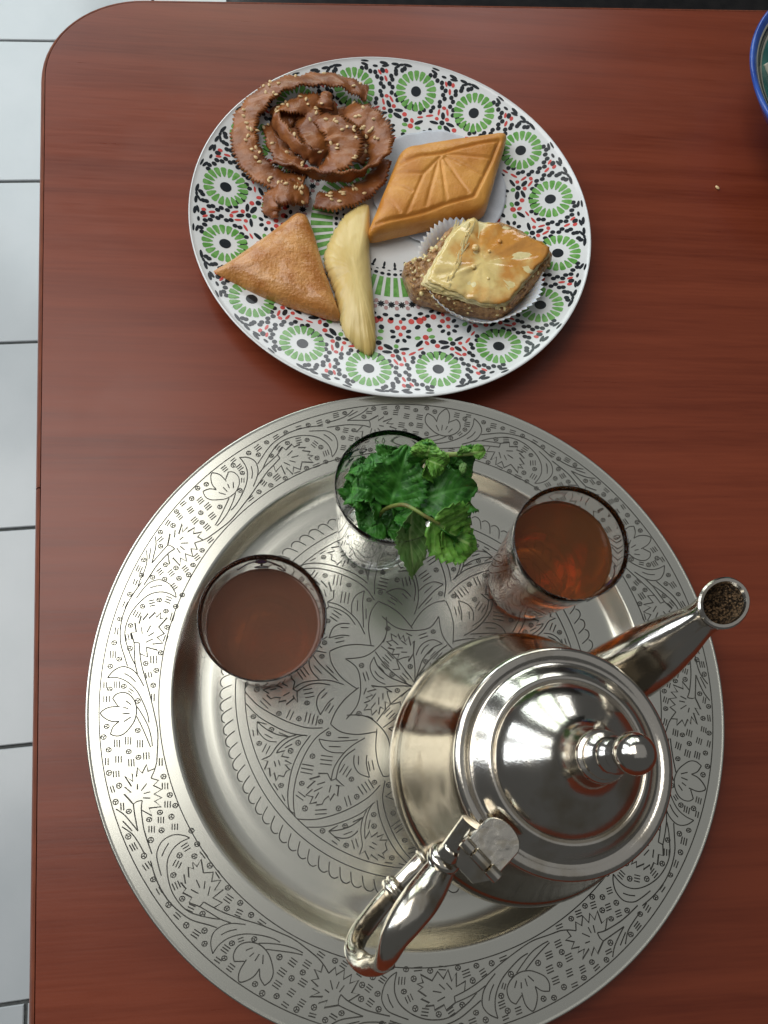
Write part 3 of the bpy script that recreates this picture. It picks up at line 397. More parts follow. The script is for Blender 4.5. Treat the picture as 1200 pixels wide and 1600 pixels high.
# rounded edging
prof=[(.0004,-.0012),(.0006,-.0002),(.0016,.0),(.0032,-.0018),(.0044,-.005),(.0048,-.010),(.0044,-.016),(.0030,-.021),(.0004,-.0225)]
rings=[outline(a) for a,_ in prof]; m_=len(prof)
cut=tpt(-.13643,0); 
def band(i0,i1,name):
    v=[];f=[];idx=list(range(i0,i1+1))
    for i in idx:
        for k,(a,z) in enumerate(prof):
            x,y=rings[k][i%n1]; v.append((x,y,z))
    for i in range(len(idx)-1):
        for k in range(m_-1): f.append((i*m_+k,(i+1)*m_+k,(i+1)*m_+k+1,i*m_+k+1))
    return v,f
# the straight left run is split at the joint seen in the photo
a=rings[0][16]; b=rings[0][17]
def left_run(v0,v1):
    v=[];f=[]
    for vv in (v0,v1):
        for off,z in prof: x,y=tpt(-.13643-off,vv); v.append((x,y,z))
    for k in range(m_-1): f.append((k,m_+k,m_+k+1,k+1))
    f.append(tuple(range(m_))); f.append(tuple(range(m_,2*m_)))
    return v,f
vj=-math.sin(PSI)*(-.1528)+math.cos(PSI)*.1817
mb=MB(); mb.add(*band(17,n1+16,'x')); mb.add(*left_run(.59613-.075,vj+.0005)); mb.add(*left_run(vj-.0005,-.95+.075)); mb.build('edge_band',M_band,tb,auto=50)
for sx,sy in ((.02,.42),(.02,-.75),(.98,.42),(.98,-.75)):
    x,y=tpt(sx,sy); tube('leg',[(x,y,-.0225),(x,y,-.4),(x,y,FZ)],[.02,.02,.02],M_steel,tb,n=2)
# ---------------------------------------------------------------- black chair behind the table
ch=empty('chair',(.5,.86,FZ),'black chair pushed against the far edge of the table','chair')
def rbox(name,cx,cy,z0,z1,hx,hy,r,mat,parent,a=PSI,e=.008):
    pts=[]
    for sx,sy,a0 in ((1,1,0),(-1,1,90),(-1,-1,180),(1,-1,270)):
        for k in range(7):
            t=R_(a0+15*k); pts.append((sx*(hx-r)+r*math.cos(t),sy*(hy-r)+r*math.sin(t)))
    rg=[(1-e*2/hx,z0),(1,z0+e),(1,z1-e),(1-e*.6/hx,z1-e*.3),(1-e*2/hx,z1)]
    v=[];n=len(pts)
    for s,z in rg:
        for x,y in pts: X,Y=rot2(x*s,y*s,a); v.append((cx+X,cy+Y,z))
    f=[tuple(range(n)),tuple(range(4*n,5*n))]
    for i in range(4):
        for k in range(n): f.append((i*n+k,i*n+(k+1)%n,(i+1)*n+(k+1)%n,(i+1)*n+k))
    return mesh(name,v,f,mat,parent,auto=40)
cx,cy=.36,.92
rbox('seat',cx+.03,cy,-.30,-.24,.46,.24,.04,M_blackfab,ch)
rbox('backrest',cx,cy+.25,-.22,.20,.45,.02,.018,M_blackfab,ch)
for sx in (-.4,.4):
    for sy in (-.18,.2):
        X,Y=rot2(sx,sy,PSI); tube('leg',[(cx+X,cy+Y,-.295),(cx+X,cy+Y,-.5),(cx+X,cy+Y,FZ)],[.012,.012,.012],M_steel,ch,n=2,seg=10)

# ================================================================ tray
tr=empty('tray',(TX,TY,0),'large round engraved silver metal tray carrying the teapot and tea glasses','tray')
RIMZ=.016; WZ=.006
prof=[(0,WZ-.0015),(.128,WZ-.0015),(.1335,.0065),(.1405,RIMZ-.0016),(.188,RIMZ-.0016),(.1894,RIMZ-.0012),(.1898,RIMZ-.0004),(.1896,RIMZ+.0002),(.1890,RIMZ+.0004),(.1884,RIMZ+.00025),(.1879,RIMZ),(.1876,RIMZ),(.1865,RIMZ),(.1850,RIMZ),(.175,RIMZ),(.160,RIMZ),(.1450,RIMZ),(.1432,RIMZ),(.1427,RIMZ),(.1415,RIMZ-.0004),(.1402,RIMZ-.0016),(.1370,.0112),(.1340,.0082),(.1308,.0066),(.1265,.0060),(.122,.0064),(.1175,.0061),(.1155,WZ),(.1151,WZ),(.1140,WZ),(.07,WZ),(.03,WZ),(0,WZ)]
v,f=lathe_vf(prof,192,(TX,TY))
td=mesh('dish',v,f,M_tray,tr,auto=60)
# engraving strokes as V-shaped cuts
def stroke(mb,pts,z,w=.00060,dz=.00016):
    n=len(pts)
    if n<2: return
    v=[];f=[]
    for i,(x,y) in enumerate(pts):
        x0,y0=pts[max(i-1,0)]; x1,y1=pts[min(i+1,n-1)]
        dx,dy=x1-x0,y1-y0; l=math.hypot(dx,dy) or 1; nx,ny=-dy/l*w/2,dx/l*w/2
        k=1
        if 0<i<n-1:
            ax,ay=x-x0,y-y0; bx,by=x1-x,y1-y; la=math.hypot(ax,ay) or 1; lb=math.hypot(bx,by) or 1
            co=max(-1,min(1,(ax*bx+ay*by)/(la*lb))); k=min(1.6,1/max(.4,math.sqrt((1+co)/2)))
        v+=[(x+nx*k,y+ny*k,z+dz),(x,y,z+.00004),(x-nx*k,y-ny*k,z+dz)]
    for i in range(n-1):
        a=3*i; f+=[(a,a+1,a+4,a+3),(a+1,a+2,a+5,a+4)]
    mb.add(v,f)
def unit(mb,L,D,z,reps,step,off=0,w=.00060,mod=360):
    for k in range(reps):
        rr=random.Random(k*17+3); ro=off+k*step+rr.uniform(-.5,.5)*(1 if reps==7 else .15)
        ph=rr.uniform(0,50)
        for kind,fl in L:
            pts=[]
            for i in range(0,len(fl),2):
                r,t=fl[i],R_(fl[i+1]+ro)
                x,y=r*math.cos(t)/1000,r*math.sin(t)/1000
                j=.00022*(1 if reps>20 else 1.4)
                x+=j*noise.noise(Vector((x*90,y*90,ph))); y+=j*noise.noise(Vector((x*90,y*90,ph+9)))
                pts.append((TX+x,TY+y))
            if kind: pts=cr(pts,5)
            stroke(mb,pts,z,w*rr.uniform(.92,1.1))
        for i in range(0,len(D),2):
            r,t=D[i],R_(D[i+1]+ro); x,y=TX+r*math.cos(t)/1000,TY+r*math.sin(t)/1000
            a0=rr.uniform(0,6); q=.0014; ex=rr.uniform(.78,1)
            stroke(mb,[(x+q*math.cos(a0+s*math.pi/7),y+q*ex*math.sin(a0+s*math.pi/7)) for s in range(15)],z,w*.85)
            for s in range(3):
                b_=a0+s*2.094; stroke(mb,[(x,y),(x+q*.5*math.cos(b_),y+q*.5*ex*math.sin(b_)),(x+q*.9*math.cos(b_+.3),y+q*.9*ex*math.sin(b_+.3))],z,w*.8)
def ring(mb,r,z,w=.00055):
    n=220; stroke(mb,[(TX+r*math.cos(2*math.pi*i/n),TY+r*math.sin(2*math.pi*i/n)) for i in range(n+1)],z,w)
mb=MB(); unit(mb,RIM,RIMD,RIMZ,7,360/7); ring(mb,.1823,RIMZ); ring(mb,.1497,RIMZ); mb.build('rim_engraving',M_groove,tr,smooth=False)
mb=MB(); unit(mb,PET,PETD,WZ,8,45,mod=45); unit(mb,STAR,STARD,WZ,4,90); unit(mb,SCAL,[],WZ,104,360/104)
ring(mb,.1018,WZ); ring(mb,.1073,WZ); ring(mb,.0012,WZ); mb.build('centre_engraving',M_groove,tr,smooth=False)

# ================================================================ tea glasses
GZ=WZ; GH=.0936
def glass(name,c,label,seg=96):
    g=empty(name,(c[0],c[1],GZ),label,'glass')
    ro=lambda z: .0238+.0080*(z/GH)**.85
    t=.0011
    out=[(0,0.0012),(.019,.0010),(.0205,0),(.0225,0),(.0236,.0012)]+[(ro(GH*k/16),GH*k/16) for k in range(1,16)]
    tr_=.0009; out+=[(ro(GH)-.0001,GH-.0004),(ro(GH)-tr_/2,GH+.0002),(ro(GH)-tr_+.0001,GH-.0004)]
    inn=[(ro(GH*k/16)-t,GH*k/16) for k in range(15,1,-1)]+[(.0215,.0095),(.0190,.0078),(0,.0072)]
    v,f=lathe_vf(out+inn,seg,c,GZ+.0003)
    mesh('glass_body',v,f,M_glass,g)
    return g,ro,t
def tea(g,c,ro,t,lv,m):
    rin=lambda z: ro(z)-t+.00012
    p=[(0,.0073),(.0190,.0079),(.02162,.0096)]+[(rin(GH*k/16),GH*k/16) for k in range(2,16) if GH*k/16<lv-.001]
    p+=[(rin(lv),lv+.0004),(rin(lv)-.0006,lv+.0001),(rin(lv)-.0016,lv),(0,lv)]
    v,f=lathe_vf(p,96,c,GZ+.0003)
    return mesh('tea',v,f,m,g)
def motif(g,c,ro,ang,z0):
    # small painted figure on the outside: oval, short stem, scrolling arms
    def on(a,z): r=ro(z)+.00015; return (c[0]+r*math.cos(a),c[1]+r*math.sin(a),GZ+.0003+z)
    mb=MB()
    def line(pts,r): 
        q=[on(ang+a,z0+z) for a,z in cr(pts,5)]; mb.add(*tube_vf(q,[r]*len(q),6))
    line([(-.10,.0),(-.05,.0022),(.0,.0030),(.05,.0022),(.10,0),(.05,-.0022),(0,-.0028),(-.05,-.0022),(-.10,0)],.0004)
    line([(0,-.0030),(0,-.0065)],.0006)
    line([(-.10,0),(-.22,-.002),(-.36,-.0055),(-.42,-.0085),(-.34,-.0095),(-.28,-.0075)],.00042)
    line([(.10,0),(.22,-.0005),(.36,-.0030),(.40,-.0042),(.42,-.0028)],.00042)
    line([(-.12,-.0085),(0,-.0072),(.12,-.0085),(0,-.0098),(-.12,-.0085)],.0004)
    mb.build('painted_outline',M_ink,g)
    v=[on(ang,z0)];n=16
    for k in range(n): a=2*math.pi*k/n; v.append(on(ang+.085*math.cos(a),z0+.0024*math.sin(a)))
    mesh('painted_oval',v,[(0,1+k,1+(k+1)%n) for k in range(n)],M_blue,g)
C1=(-.01077,.07861); C2=(.05771,.14793); C3=(.15138,.11608)
g1,ro,t=glass('tea_glass',C1,'clear glass of brown tea at the left of the tray, nearest the plate side rim','glass') if False else glass('tea_glass',C1,'clear glass of brown tea standing alone at the left side of the tray')
tea(g1,C1,ro,t,.0735,M_tea_l); motif(g1,C1,ro,R_(92),.0835)
g2,ro,t=glass('tea_glass',C2,'clear glass stuffed with green mint sprigs instead of tea')
motif(g2,C2,ro,R_(138),.0835)
g3,ro,t=glass('tea_glass',C3,'clear glass of dark amber tea between the mint and the teapot spout')
tea(g3,C3,ro,t,.0745,M_tea_r); motif(g3,C3,ro,R_(-42),.0815)

# ================================================================ mint
def leaf(parent,B,T,hw,roll,mi,bend,seed):
    B=Vector(B);T=Vector(T);d=T-B;Ln=d.length;hw=hw/1000;bend=bend/1000
    x=d.normalized(); up=Vector((0,0,1)); y=up.cross(x)
    if y.length<.05: y=Vector((0,1,0))
    y.normalize(); zz=x.cross(y); rm=Matrix.Rotation(R_(roll),3,x); y=rm@y; zz=rm@zz
    nu,nv=26,8; rr=random.Random(seed); ph=rr.uniform(0,9); v=[];uvs=[]
    for i in range(nu+1):
        t=i/nu; w=hw*(math.sin(math.pi*min(1,t*.93+.03)**.72)**.85)*(1.0 if t<.97 else .6)
        w=max(w,.0004)
        for j in range(-nv,nv+1):
            s=j/nv; a=abs(s)
            ser=1+.10*a**4*(1 if i%2 else -.6)
            off=w*s*ser
            cs=hw/.011; q=cs*.0011*math.cos((t*8-a*2.6)*2*math.pi)*min(1,a*2.5)*math.sin(math.pi*t)
            z=bend*math.sin(math.pi*t)+.22*hw*(a**1.3)*math.sin(math.pi*min(1,t+.1))+q-.0006*(1-min(1,a*6))
            z+=cs*.0030*a*math.sin(t*6+ph+(2.1 if s>0 else 0))+cs*.0017*noise.noise(Vector((t*6,s*3.5,ph)))+cs*.0007*noise.noise(Vector((t*19,s*9,ph)))
            tipc=-.0035*max(0,t-.7)**1.5*6
            p=B+x*(Ln*t)+y*off+zz*(z+tipc*abs(bend)/.003)
            v.append(tuple(p)); uvs.append((t,s))
    f=[];m=2*nv+1
    for i in range(nu):
        for j in range(m-1): f.append((i*m+j,i*m+j+1,(i+1)*m+j+1,(i+1)*m+j))
    o=mesh('leaf',v,f,M_leaf[mi],parent)
    ul=o.data.uv_layers.new(name='UVMap')
    for l in o.data.loops: ul.data[l.index].uv=uvs[l.vertex_index]
    md=o.modifiers.new('thick','SOLIDIFY'); md.thickness=.0003
    return o
s1=empty('mint_sprig',STEM1[1],'mint sprig arching right out of the glass, pale leaves hanging over the tray','mint')
s2=empty('mint_sprig',STEM2[2],'mint sprig with small bright leaves along a pale stem reaching to the upper right','mint')
s3=empty('mint_sprig',STEM3[2],'dark green mint sprig packed down inside the glass','mint')
tube('stem',STEM1,[.0010,.0010,.0011,.0011,.0010,.0009,.0009,.0007],M_stem,s1,seg=10)
tube('stem',STEM2,[.0013,.0014,.0015,.0014,.0013,.0012,.0010],M_steml,s2,seg=10)
tube('stem',STEM3,[.0015]*4,M_stem,s3,seg=10)
own=[3,3,3,3,3,1,1,1,1,1,1,1,2,2,2,2,2,2,2,2,2,3,3,3,3,3,3,3,3,3,3,1]
rq=random.Random(11)
for k in range(22):
    a=rq.uniform(0,6.28); rr=.004+.019*math.sqrt(rq.random()); z=rq.uniform(.070,.096)
    a2=rq.uniform(0,6.28); L_=rq.uniform(.013,.020)
    bx_,by_=C2[0]+.002+rr*math.cos(a),C2[1]-.001+rr*math.sin(a); tx_,ty_=bx_+L_*math.cos(a2),by_+L_*math.sin(a2)
    d_=math.hypot(tx_-C2[0],ty_-C2[1])
    if d_>.0262: tx_,ty_=C2[0]+(tx_-C2[0])*.0262/d_,C2[1]+(ty_-C2[1])*.0262/d_
    leaf(s3,(bx_,by_,z),(tx_,ty_,z+rq.uniform(-.006,.006)),rq.uniform(5.5,8),rq.uniform(-45,45),0,rq.uniform(-2,4),100+k)
for i,(B,T,hw,ro_,mi,be) in enumerate(LEAVES): leaf((s1,s2,s3)[own[i]-1],B,T,hw,ro_,mi,be,i)

# ================================================================ teapot
AX,AY=.1238,.0055; BZ=WZ+.0003
tp=empty('teapot',(AX,AY,BZ),'polished silver Moroccan teapot with domed lid, curved spout and looped handle','teapot')
H0=BZ
bp_=[(0,.003),(.040,.003),(.0415,0),(.0455,0),(.0462,.003),(.0445,.007),(.0440,.010),(.0470,.014),(.0560,.022),(.0640,.032),(.0682,.042),(.0695,.050),(.0690,.057),(.0668,.0635),(.0660,.0645),(.0655,.0655),(.0648,.067),(.0620,.076),(.0588,.086),(.0558,.096),(.0530,.106),(.0508,.115),(.0492,.120),(.0480,.1225),(.0465,.1225),(.0465,.110),(0,.110)]
v,f=lathe_vf(bp_,160,(AX,AY),H0); mesh('body',v,f,M_body,tp,auto=50)
lp=[(0,.1245),(.0470,.1245),(.0492,.1228),(.0499,.1238),(.0502,.1256),(.0499,.1272),(.0491,.1281),(.0479,.1286),(.0463,.1286),(.0449,.1281),(.0438,.1275),(.0428,.1275),(.0410,.1292),(.0385,.1318),(.0364,.1336),(.0352,.1342),(.0344,.1340),(.0338,.1336),(.0333,.1345),(.0322,.1366),(.0298,.1396),(.0262,.1428),(.0222,.1457),(.0182,.1485),(.0148,.1515),(.0122,.1556),(.0106,.1606),(.0097,.1655),(.0092,.1700),(0,.1700)]
v,f=lathe_vf(lp,160,(AX,AY),H0); lid=mesh('lid',v,f,M_pot,tp,auto=50)
kp=[(0,.1690),(.0094,.1692),(.0104,.1700),(.0106,.1716),(.0100,.1728),(.0086,.1734),(.0084,.1742),(.0090,.1752),(.0088,.1764),(.0072,.1774),(.0058,.1790),(.0052,.1815),(.0056,.1835),(.0068,.1848),(.0071,.1862),(.0062,.1876),(.0052,.1886),(.0052,.1900),(.0063,.1912),(.0066,.1926),(.0058,.1938),(.0052,.1948),(.0056,.1962)]
for k in range(1,13):
    a=math.pi*k/12; 
    a2=R_(140)-(R_(140))*k/12
    kp.append((.0077*math.sin(a2),.2035+.0077*math.cos(a2)))
kp[-1]=(0,.2112)
# the ball: sits on the stem
v,f=lathe_vf(kp,64,(AX,AY),H0); mesh('knob',v,f,M_pot,lid,auto=40)
hx,hy=.0103*math.cos(R_(200)),.0103*math.sin(R_(250))
vv,ff=ball_vf((AX-.0062,AY-.0076,H0+.1716),(.0009,.0009,.0006)); mesh('vent_hole',vv,ff,M_dark,lid)
# spout
a=R_(40); ex,ey=math.cos(a),math.sin(a)
sp=[(.048,.034,.020,.020),(.058,.052,.0190,.018),(.0645,.072,.0188,.017),(.0700,.090,.0180,.0155),(.0775,.105,.0162,.0142),(.0865,.1185,.0126,.0118),(.0950,.1290,.0090,.0093),(.1005,.1350,.0094,.0098),(.1035,.1385,.0106,.0111)]
Q=cr(sp,6)
fac=lambda t: 1/ (abs(math.cos(t))**3.2+abs(math.sin(t))**3.2)**(1/3.2)*.93+.05*math.cos(6*t)*.5
seg=32; v=[];f=[]; n=len(Q)
for i,(r,z,ra,rb) in enumerate(Q):
    r0,z0=Q[max(i-1,0)][:2]; r1,z1=Q[min(i+1,n-1)][:2]; dr,dz=r1-r0,z1-z0; l=math.hypot(dr,dz); dr/=l; dz/=l
    w=max(0,min(1,(i-n+13)/12)); # blend to a level cut
    ux,uz=-dz,dr       # in-plane normal
    ux,uz=(1-w)*ux+w*(-1),(1-w)*uz; l=math.hypot(ux,uz); ux/=l; uz/=l
    for k in range(seg):
        t=2*math.pi*k/seg; s=(fac(t)*(1-w)+w)
        c_,s_=math.cos(t)*ra*s,math.sin(t)*rb*s*(1+.12*w)
        rr=r+ux*s_; zz=z+uz*s_+ w*(.003*(1-math.sin(t))*.5)
        v.append((AX+ex*rr-ey*c_,AY+ey*rr+ex*c_,H0+zz))
for i in range(n-1):
    for k in range(seg): f.append((i*seg+k,i*seg+(k+1)%seg,(i+1)*seg+(k+1)%seg,(i+1)*seg+k))
# lip and inner wall
base=(n-1)*seg
ctr=Vector((AX+ex*.1035,AY+ey*.1035,H0+.1385))
lip=[v[base+k] for k in range(seg)]
def addring(fs,dz):
    global v,f
    s0=len(v)-seg
    for p in lip: q=ctr+(Vector(p)-ctr)*fs; q.z=p[2]+dz; v.append(tuple(q))
    for k in range(seg): f.append((s0+k,s0+(k+1)%seg,s0+seg+(k+1)%seg,s0+seg+k))
for fs,dz in ((1.06,.0006),(1.07,.0018),(1.0,.0026),(.88,.0024),(.82,.0010)): addring(fs,dz)
sp_o=mesh('spout',v,f,M_pot,tp,auto=45)
v=[];f=[]
for i,(fs,dz) in enumerate(((.83,.0012),(.80,-.002),(.74,-.006),(.62,-.010),(.40,-.012),(.05,-.0125))):
    for p in lip: q=ctr+(Vector(p)-ctr)*fs+Vector((-ex,-ey,0))*max(0,-dz)*.6; q.z=p[2]+dz; v.append(tuple(q))
    if i:
        for k in range(seg): f.append(((i-1)*seg+k,(i-1)*seg+(k+1)%seg,i*seg+(k+1)%seg,i*seg+k))
M_spin=noise_mat('spout_residue',(.03,.020,.012),(.30,.19,.10),900,.35,metal=.6,bump=1,bscale=1200,ramp=(.45,.62),bdist=.002)
mesh('spout_inside',v,f,M_spin,sp_o)
# handle: grip and returning strap
hd_up=(0,0,1)
ridge=lambda t: (1+.10*max(0,math.sin(t))**6)*(1/(abs(math.cos(t))**2.4+abs(math.sin(t))**2.4)**(1/2.4))
hr=[(.0044,.0040),(.0056,.0050),(.0066,.0055),(.0076,.006),(.0080,.0062),(.0074,.0060),(.0062,.0054),(.0050,.0046),(.0044,.0040),(.0042,.0034),(.0040,.0030)]
HANDLE2.append([.0755,-.0400,.041])
grip=tube('handle',HANDLE,hr,M_hdl,tp,n=6,seg=24,shape=ridge,up=(.68,-.73,0.001) if False else (0,0,1))
tube('handle_strap',HANDLE2,[(.0040,.0030),(.0044,.0030),(.0048,.0026),(.0050,.0022),(.0052,.0020),(.0052,.0020),(.0050,.0022),(.0048,.0026),(.0050,.0030),(.0056,.0034),(.0062,.0038)],M_hdl,tp,n=6,seg=20,up=(0.1,0.1,1))
def collar(name,c,d,r,par,w=.0035):
    d=Vector(d).normalized(); q=d.to_track_quat('Z','Y').to_matrix()
    v,f=lathe_vf([(0,-w),(r*.8,-w),(r*1.02,-w*.6),(r*1.05,-w*.2),(r*.92,0),(r*1.05,w*.2),(r*1.02,w*.6),(r*.8,w),(0,w)],28)
    v=[tuple(Vector(c)+q@Vector(p)) for p in v]; return mesh(name,v,f,M_hdl,par)
A0,A1=Vector(HANDLE[0]),Vector(HANDLE[1])
collar('collar',A1,(A1-A0),.0072,grip)
Bc=Vector(HANDLE2[7]); collar('collar',Bc,Vector(HANDLE2[8])-Bc,.0072,grip,.0040)
vv,ff=tube_vf([A0+(A0-A1)*1.0+Vector((.003,.004,.002)),A0,A1],[(.0056,.0026),(.0050,.0034),(.0045,.0040)],14); mesh('handle_neck',vv,ff,M_hdl,grip,auto=50)
# bracket fixing the strap to the body, and the leaf-shaped plate behind the hinge
for cz,cr_ in ((.036,.0685),(.098,.0575)):
    aa=R_(222); c_=(AX+cr_*math.cos(aa),AY+cr_*math.sin(aa),H0+cz)
    vv,ff=ball_vf(c_,(.006,.0025,.011 if cz>.05 else .008),16,10,Matrix.Rotation(aa+math.pi/2,3,'Z')); mesh('handle_bracket',vv,ff,M_hdl,tp)
# hinge: D-shaped leaf on the lid, knuckles, leaf on the body side
ha=R_(222); hu=Vector((math.cos(ha),math.sin(ha),0)); hv=Vector((-math.sin(ha),math.cos(ha),0)); hz=H0+.1300
hc=Vector((AX,AY,0))+hu*.0562
def hpt(u,v_,z): p=hc+hu*u+hv*v_; return (p.x,p.y,hz+z)
pts=[(.0000,-.0092)]+[(.0-.0110-.0060*math.sin(R_(180*k/16)),-.0092*math.cos(R_(180*k/16))) for k in range(17)]+[(.0,.0092)]
n=len(pts); v=[];
for s,z in ((1,0),(1,.0016),(.95,.0022)):
    for u,w_ in pts: v.append(hpt(-.010+(u+.010)*s,w_*s,z+.0022+(-u)*.10))
f=[tuple(range(n)),tuple(range(2*n,3*n))]
for i in range(2):
    for k in range(n): f.append((i*n+k,i*n+(k+1)%n,(i+1)*n+(k+1)%n,(i+1)*n+k))
hg=mesh('hinge_leaf',v,f,M_hinge,lid,auto=35)
for k,(v0,v1) in enumerate(((-.0104,-.0045),(-.0041,.0041),(.0045,.0104))):
    vv,ff=tube_vf([hpt(.0012,v0,.0030),hpt(.0012,v0+.0004,.0030),hpt(.0012,v1-.0004,.0030),hpt(.0012,v1,.0030)],[.0023,.0029,.0029,.0023],20)
    mesh('hinge_knuckle',vv,ff,M_hdl,lid if k==1 else tp,auto=40)
vv=[hpt(.002,-.0100,.0012),hpt(.002,.0100,.0012),hpt(.010,.0050,-.002),hpt(.010,-.0050,-.002),hpt(.002,-.0100,.0032),hpt(.002,.0100,.0032),hpt(.010,.0050,.0002),hpt(.010,-.0050,.0002)]
mesh('hinge_base',vv,[(0,1,2,3),(4,5,6,7),(0,1,5,4),(1,2,6,5),(2,3,7,6),(3,0,4,7)],M_hdl,tp,smooth=False)

# ================================================================ patterned plate
pl=empty('plate',(PX,PY,0),'white dinner plate printed with green rosettes and black and red dots, holding pastries','plate')
PR=.1436
def pz(r):   # top surface height of the plate at radius r (m)
    t=max(0,(r-.088)/(PR-.088)); return .0085+.0135*t**1.5
top=[(r/1000,pz(r/1000)) for r in (0,30,60,80,90,96,102,108,114,120,126,132,137,140.5,142.4)]
pp=[(0,.003),(.0695,.003),(.070,.003),(.072,.0),(.076,.0),(.078,.0035),(.100,.0065),(.125,.0130),(.1400,.0190),(.1434,.0208),(.1440,.0215),(.1438,.0221),(.1431,.0223)]+top[::-1]
v,f=lathe_vf(pp,160,(PX,PY)); mesh('plate_body',v,f,M_glaze,pl,auto=55)
class PB(MB):
    def e(s,r,a,maj,mn,ori,n=12,z=.00016):
        a=R_(a); r/=1000; maj/=1000; mn/=1000; ori=R_(ori)+a; cx,cy=r*math.cos(a),r*math.sin(a); pts=[]
        for k in range(n):
            t=2*math.pi*k/n; u,w=maj*math.cos(t),mn*math.sin(t)
            x=cx+u*math.cos(ori)-w*math.sin(ori); y=cy+u*math.sin(ori)+w*math.cos(ori)
            pts.append((PX+x,PY+y,pz(min(math.hypot(x,y),.1422))+z))
        s.add(pts,[tuple(range(n))])
    def poly(s,ra,z=.00016):
        s.add([(PX+r/1000*math.cos(R_(a)),PY+r/1000*math.sin(R_(a)),pz(r/1000)+z) for r,a in ra],[tuple(range(len(ra)))])
K,G,RD,PK=PB(),PB(),PB(),PB()
for k in range(16):
    o_=k*22.5-.2
    for key,b_ in (('k',K),('r',RD),('g',G)):
        for r,a,mj,mn,ori in PLATE[key]: b_.e(r,a+o_,mj*1.15,mn*1.25,ori)
    for r,a in PLATE['d']: K.e(r,a+o_,1.85,1.7,0)
    ra=282.2+o_; rr=121.6; c_=(rr*math.cos(R_(ra)),rr*math.sin(R_(ra)))
    K.e(rr,ra,4.0,3.9,0,20)
    for j in range(18):
        t=R_(ra+j*20+8); pts=[]
        for d,w in ((8.2,.4),(10.8,1.5),(14.6,2.05),(15.6,1.2)):
            pts.append((d,w))
        q=[(d,w) for d,w in pts]+[(d,-w) for d,w in pts[::-1]]
        P_=[]
        for d,w in q:
            x=c_[0]+d*math.cos(t)-w*math.sin(t); y=c_[1]+d*math.sin(t)+w*math.cos(t)
            P_.append((math.hypot(x,y),math.degrees(math.atan2(y,x))))
        if max(p[0] for p in P_)<142: G.poly(P_)
NB=56
for k in range(NB):
    a=k*360/NB
    G.poly([(43.8,a-1.9),(59.5,a-2.05),(59.5,a+2.05),(43.8,a+1.9)])
    a2=a+3.2
    for j in range(4): K.e(66,a2,2.9,.75,j*45+10,8,.00016+.00003*j)
    PK.e(64.1,a,1.7,1.5,0,10); PK.e(68.7,a,1.7,1.5,0,10)
    K.e(74.3,a,2.1,1.4,90,10); K.e(77.2,a2,1.8,1.4,90,10)
    K.e(41.2,a,1.6,1.3,90,10)
    if k%2==0: K.e(33.5,a,2.6,.9,0,8); K.e(36.5,a,1.3,1.0,90,8); K.e(38,a+6.4,1.2,.5,90,8)
for b_,nm,m in ((K,'black_print',M_pk),(G,'green_print',M_pg),(RD,'red_print',M_pr),(PK,'pink_print',M_pp)):
    b_.build(nm,m,pl,smooth=False)['kind']='stuff'

# ================================================================ pastries
def pillow(name,outl,ztop,zbot,n,mat,parent,nr=34,na=180,fn=None,disp=.0006,ds=60,under=.82,c=None,smoothn=6):
    """closed lump over a star-shaped outline (list of (x,y))"""
    if smoothn: outl=[q[:2] for q in cr([tuple(p[:2]) for p in outl],smoothn,True)]
    if c is None: c=(sum(p[0] for p in outl)/len(outl),sum(p[1] for p in outl)/len(outl))
    m=len(outl); v=[(c[0],c[1],ztop)]; f=[]
    def zf(s): return zbot+(ztop-zbot)*(max(0,1-s**n))**(1/n)
    rings=[1-(1-i/nr)**2.0 for i in range(1,nr+1)]
    def put(x,y,z,s):
        d=disp*fbm((x,y,z),ds)
        if fn: z+=fn(x,y,s)
        nx,ny=(x-c[0]),(y-c[1]); 
        return (x+nx*d*8,y+ny*d*8,z+d)
    for s in rings:
        for x,y in outl: v.append(put(c[0]+(x-c[0])*s,c[1]+(y-c[1])*s,zf(s),s))
    for s in (.97,under,under*.5):
        for x,y in outl: v.append((c[0]+(x-c[0])*s,c[1]+(y-c[1])*s,zbot-(ztop-zbot)*.10*(1 if s<.9 else .5)))
    v[0]=put(c[0],c[1],ztop,0)
    T=len(rings)+3
    for k in range(m): f.append((0,1+k,1+(k+1)%m))
    for i in range(T-1):
        for k in range(m): f.append((1+i*m+k,1+i*m+(k+1)%m,1+(i+1)*m+(k+1)%m,1+(i+1)*m+k))
    f.append(tuple(1+(T-1)*m+k for k in range(m)))
    return mesh(name,v,f,mat,parent)
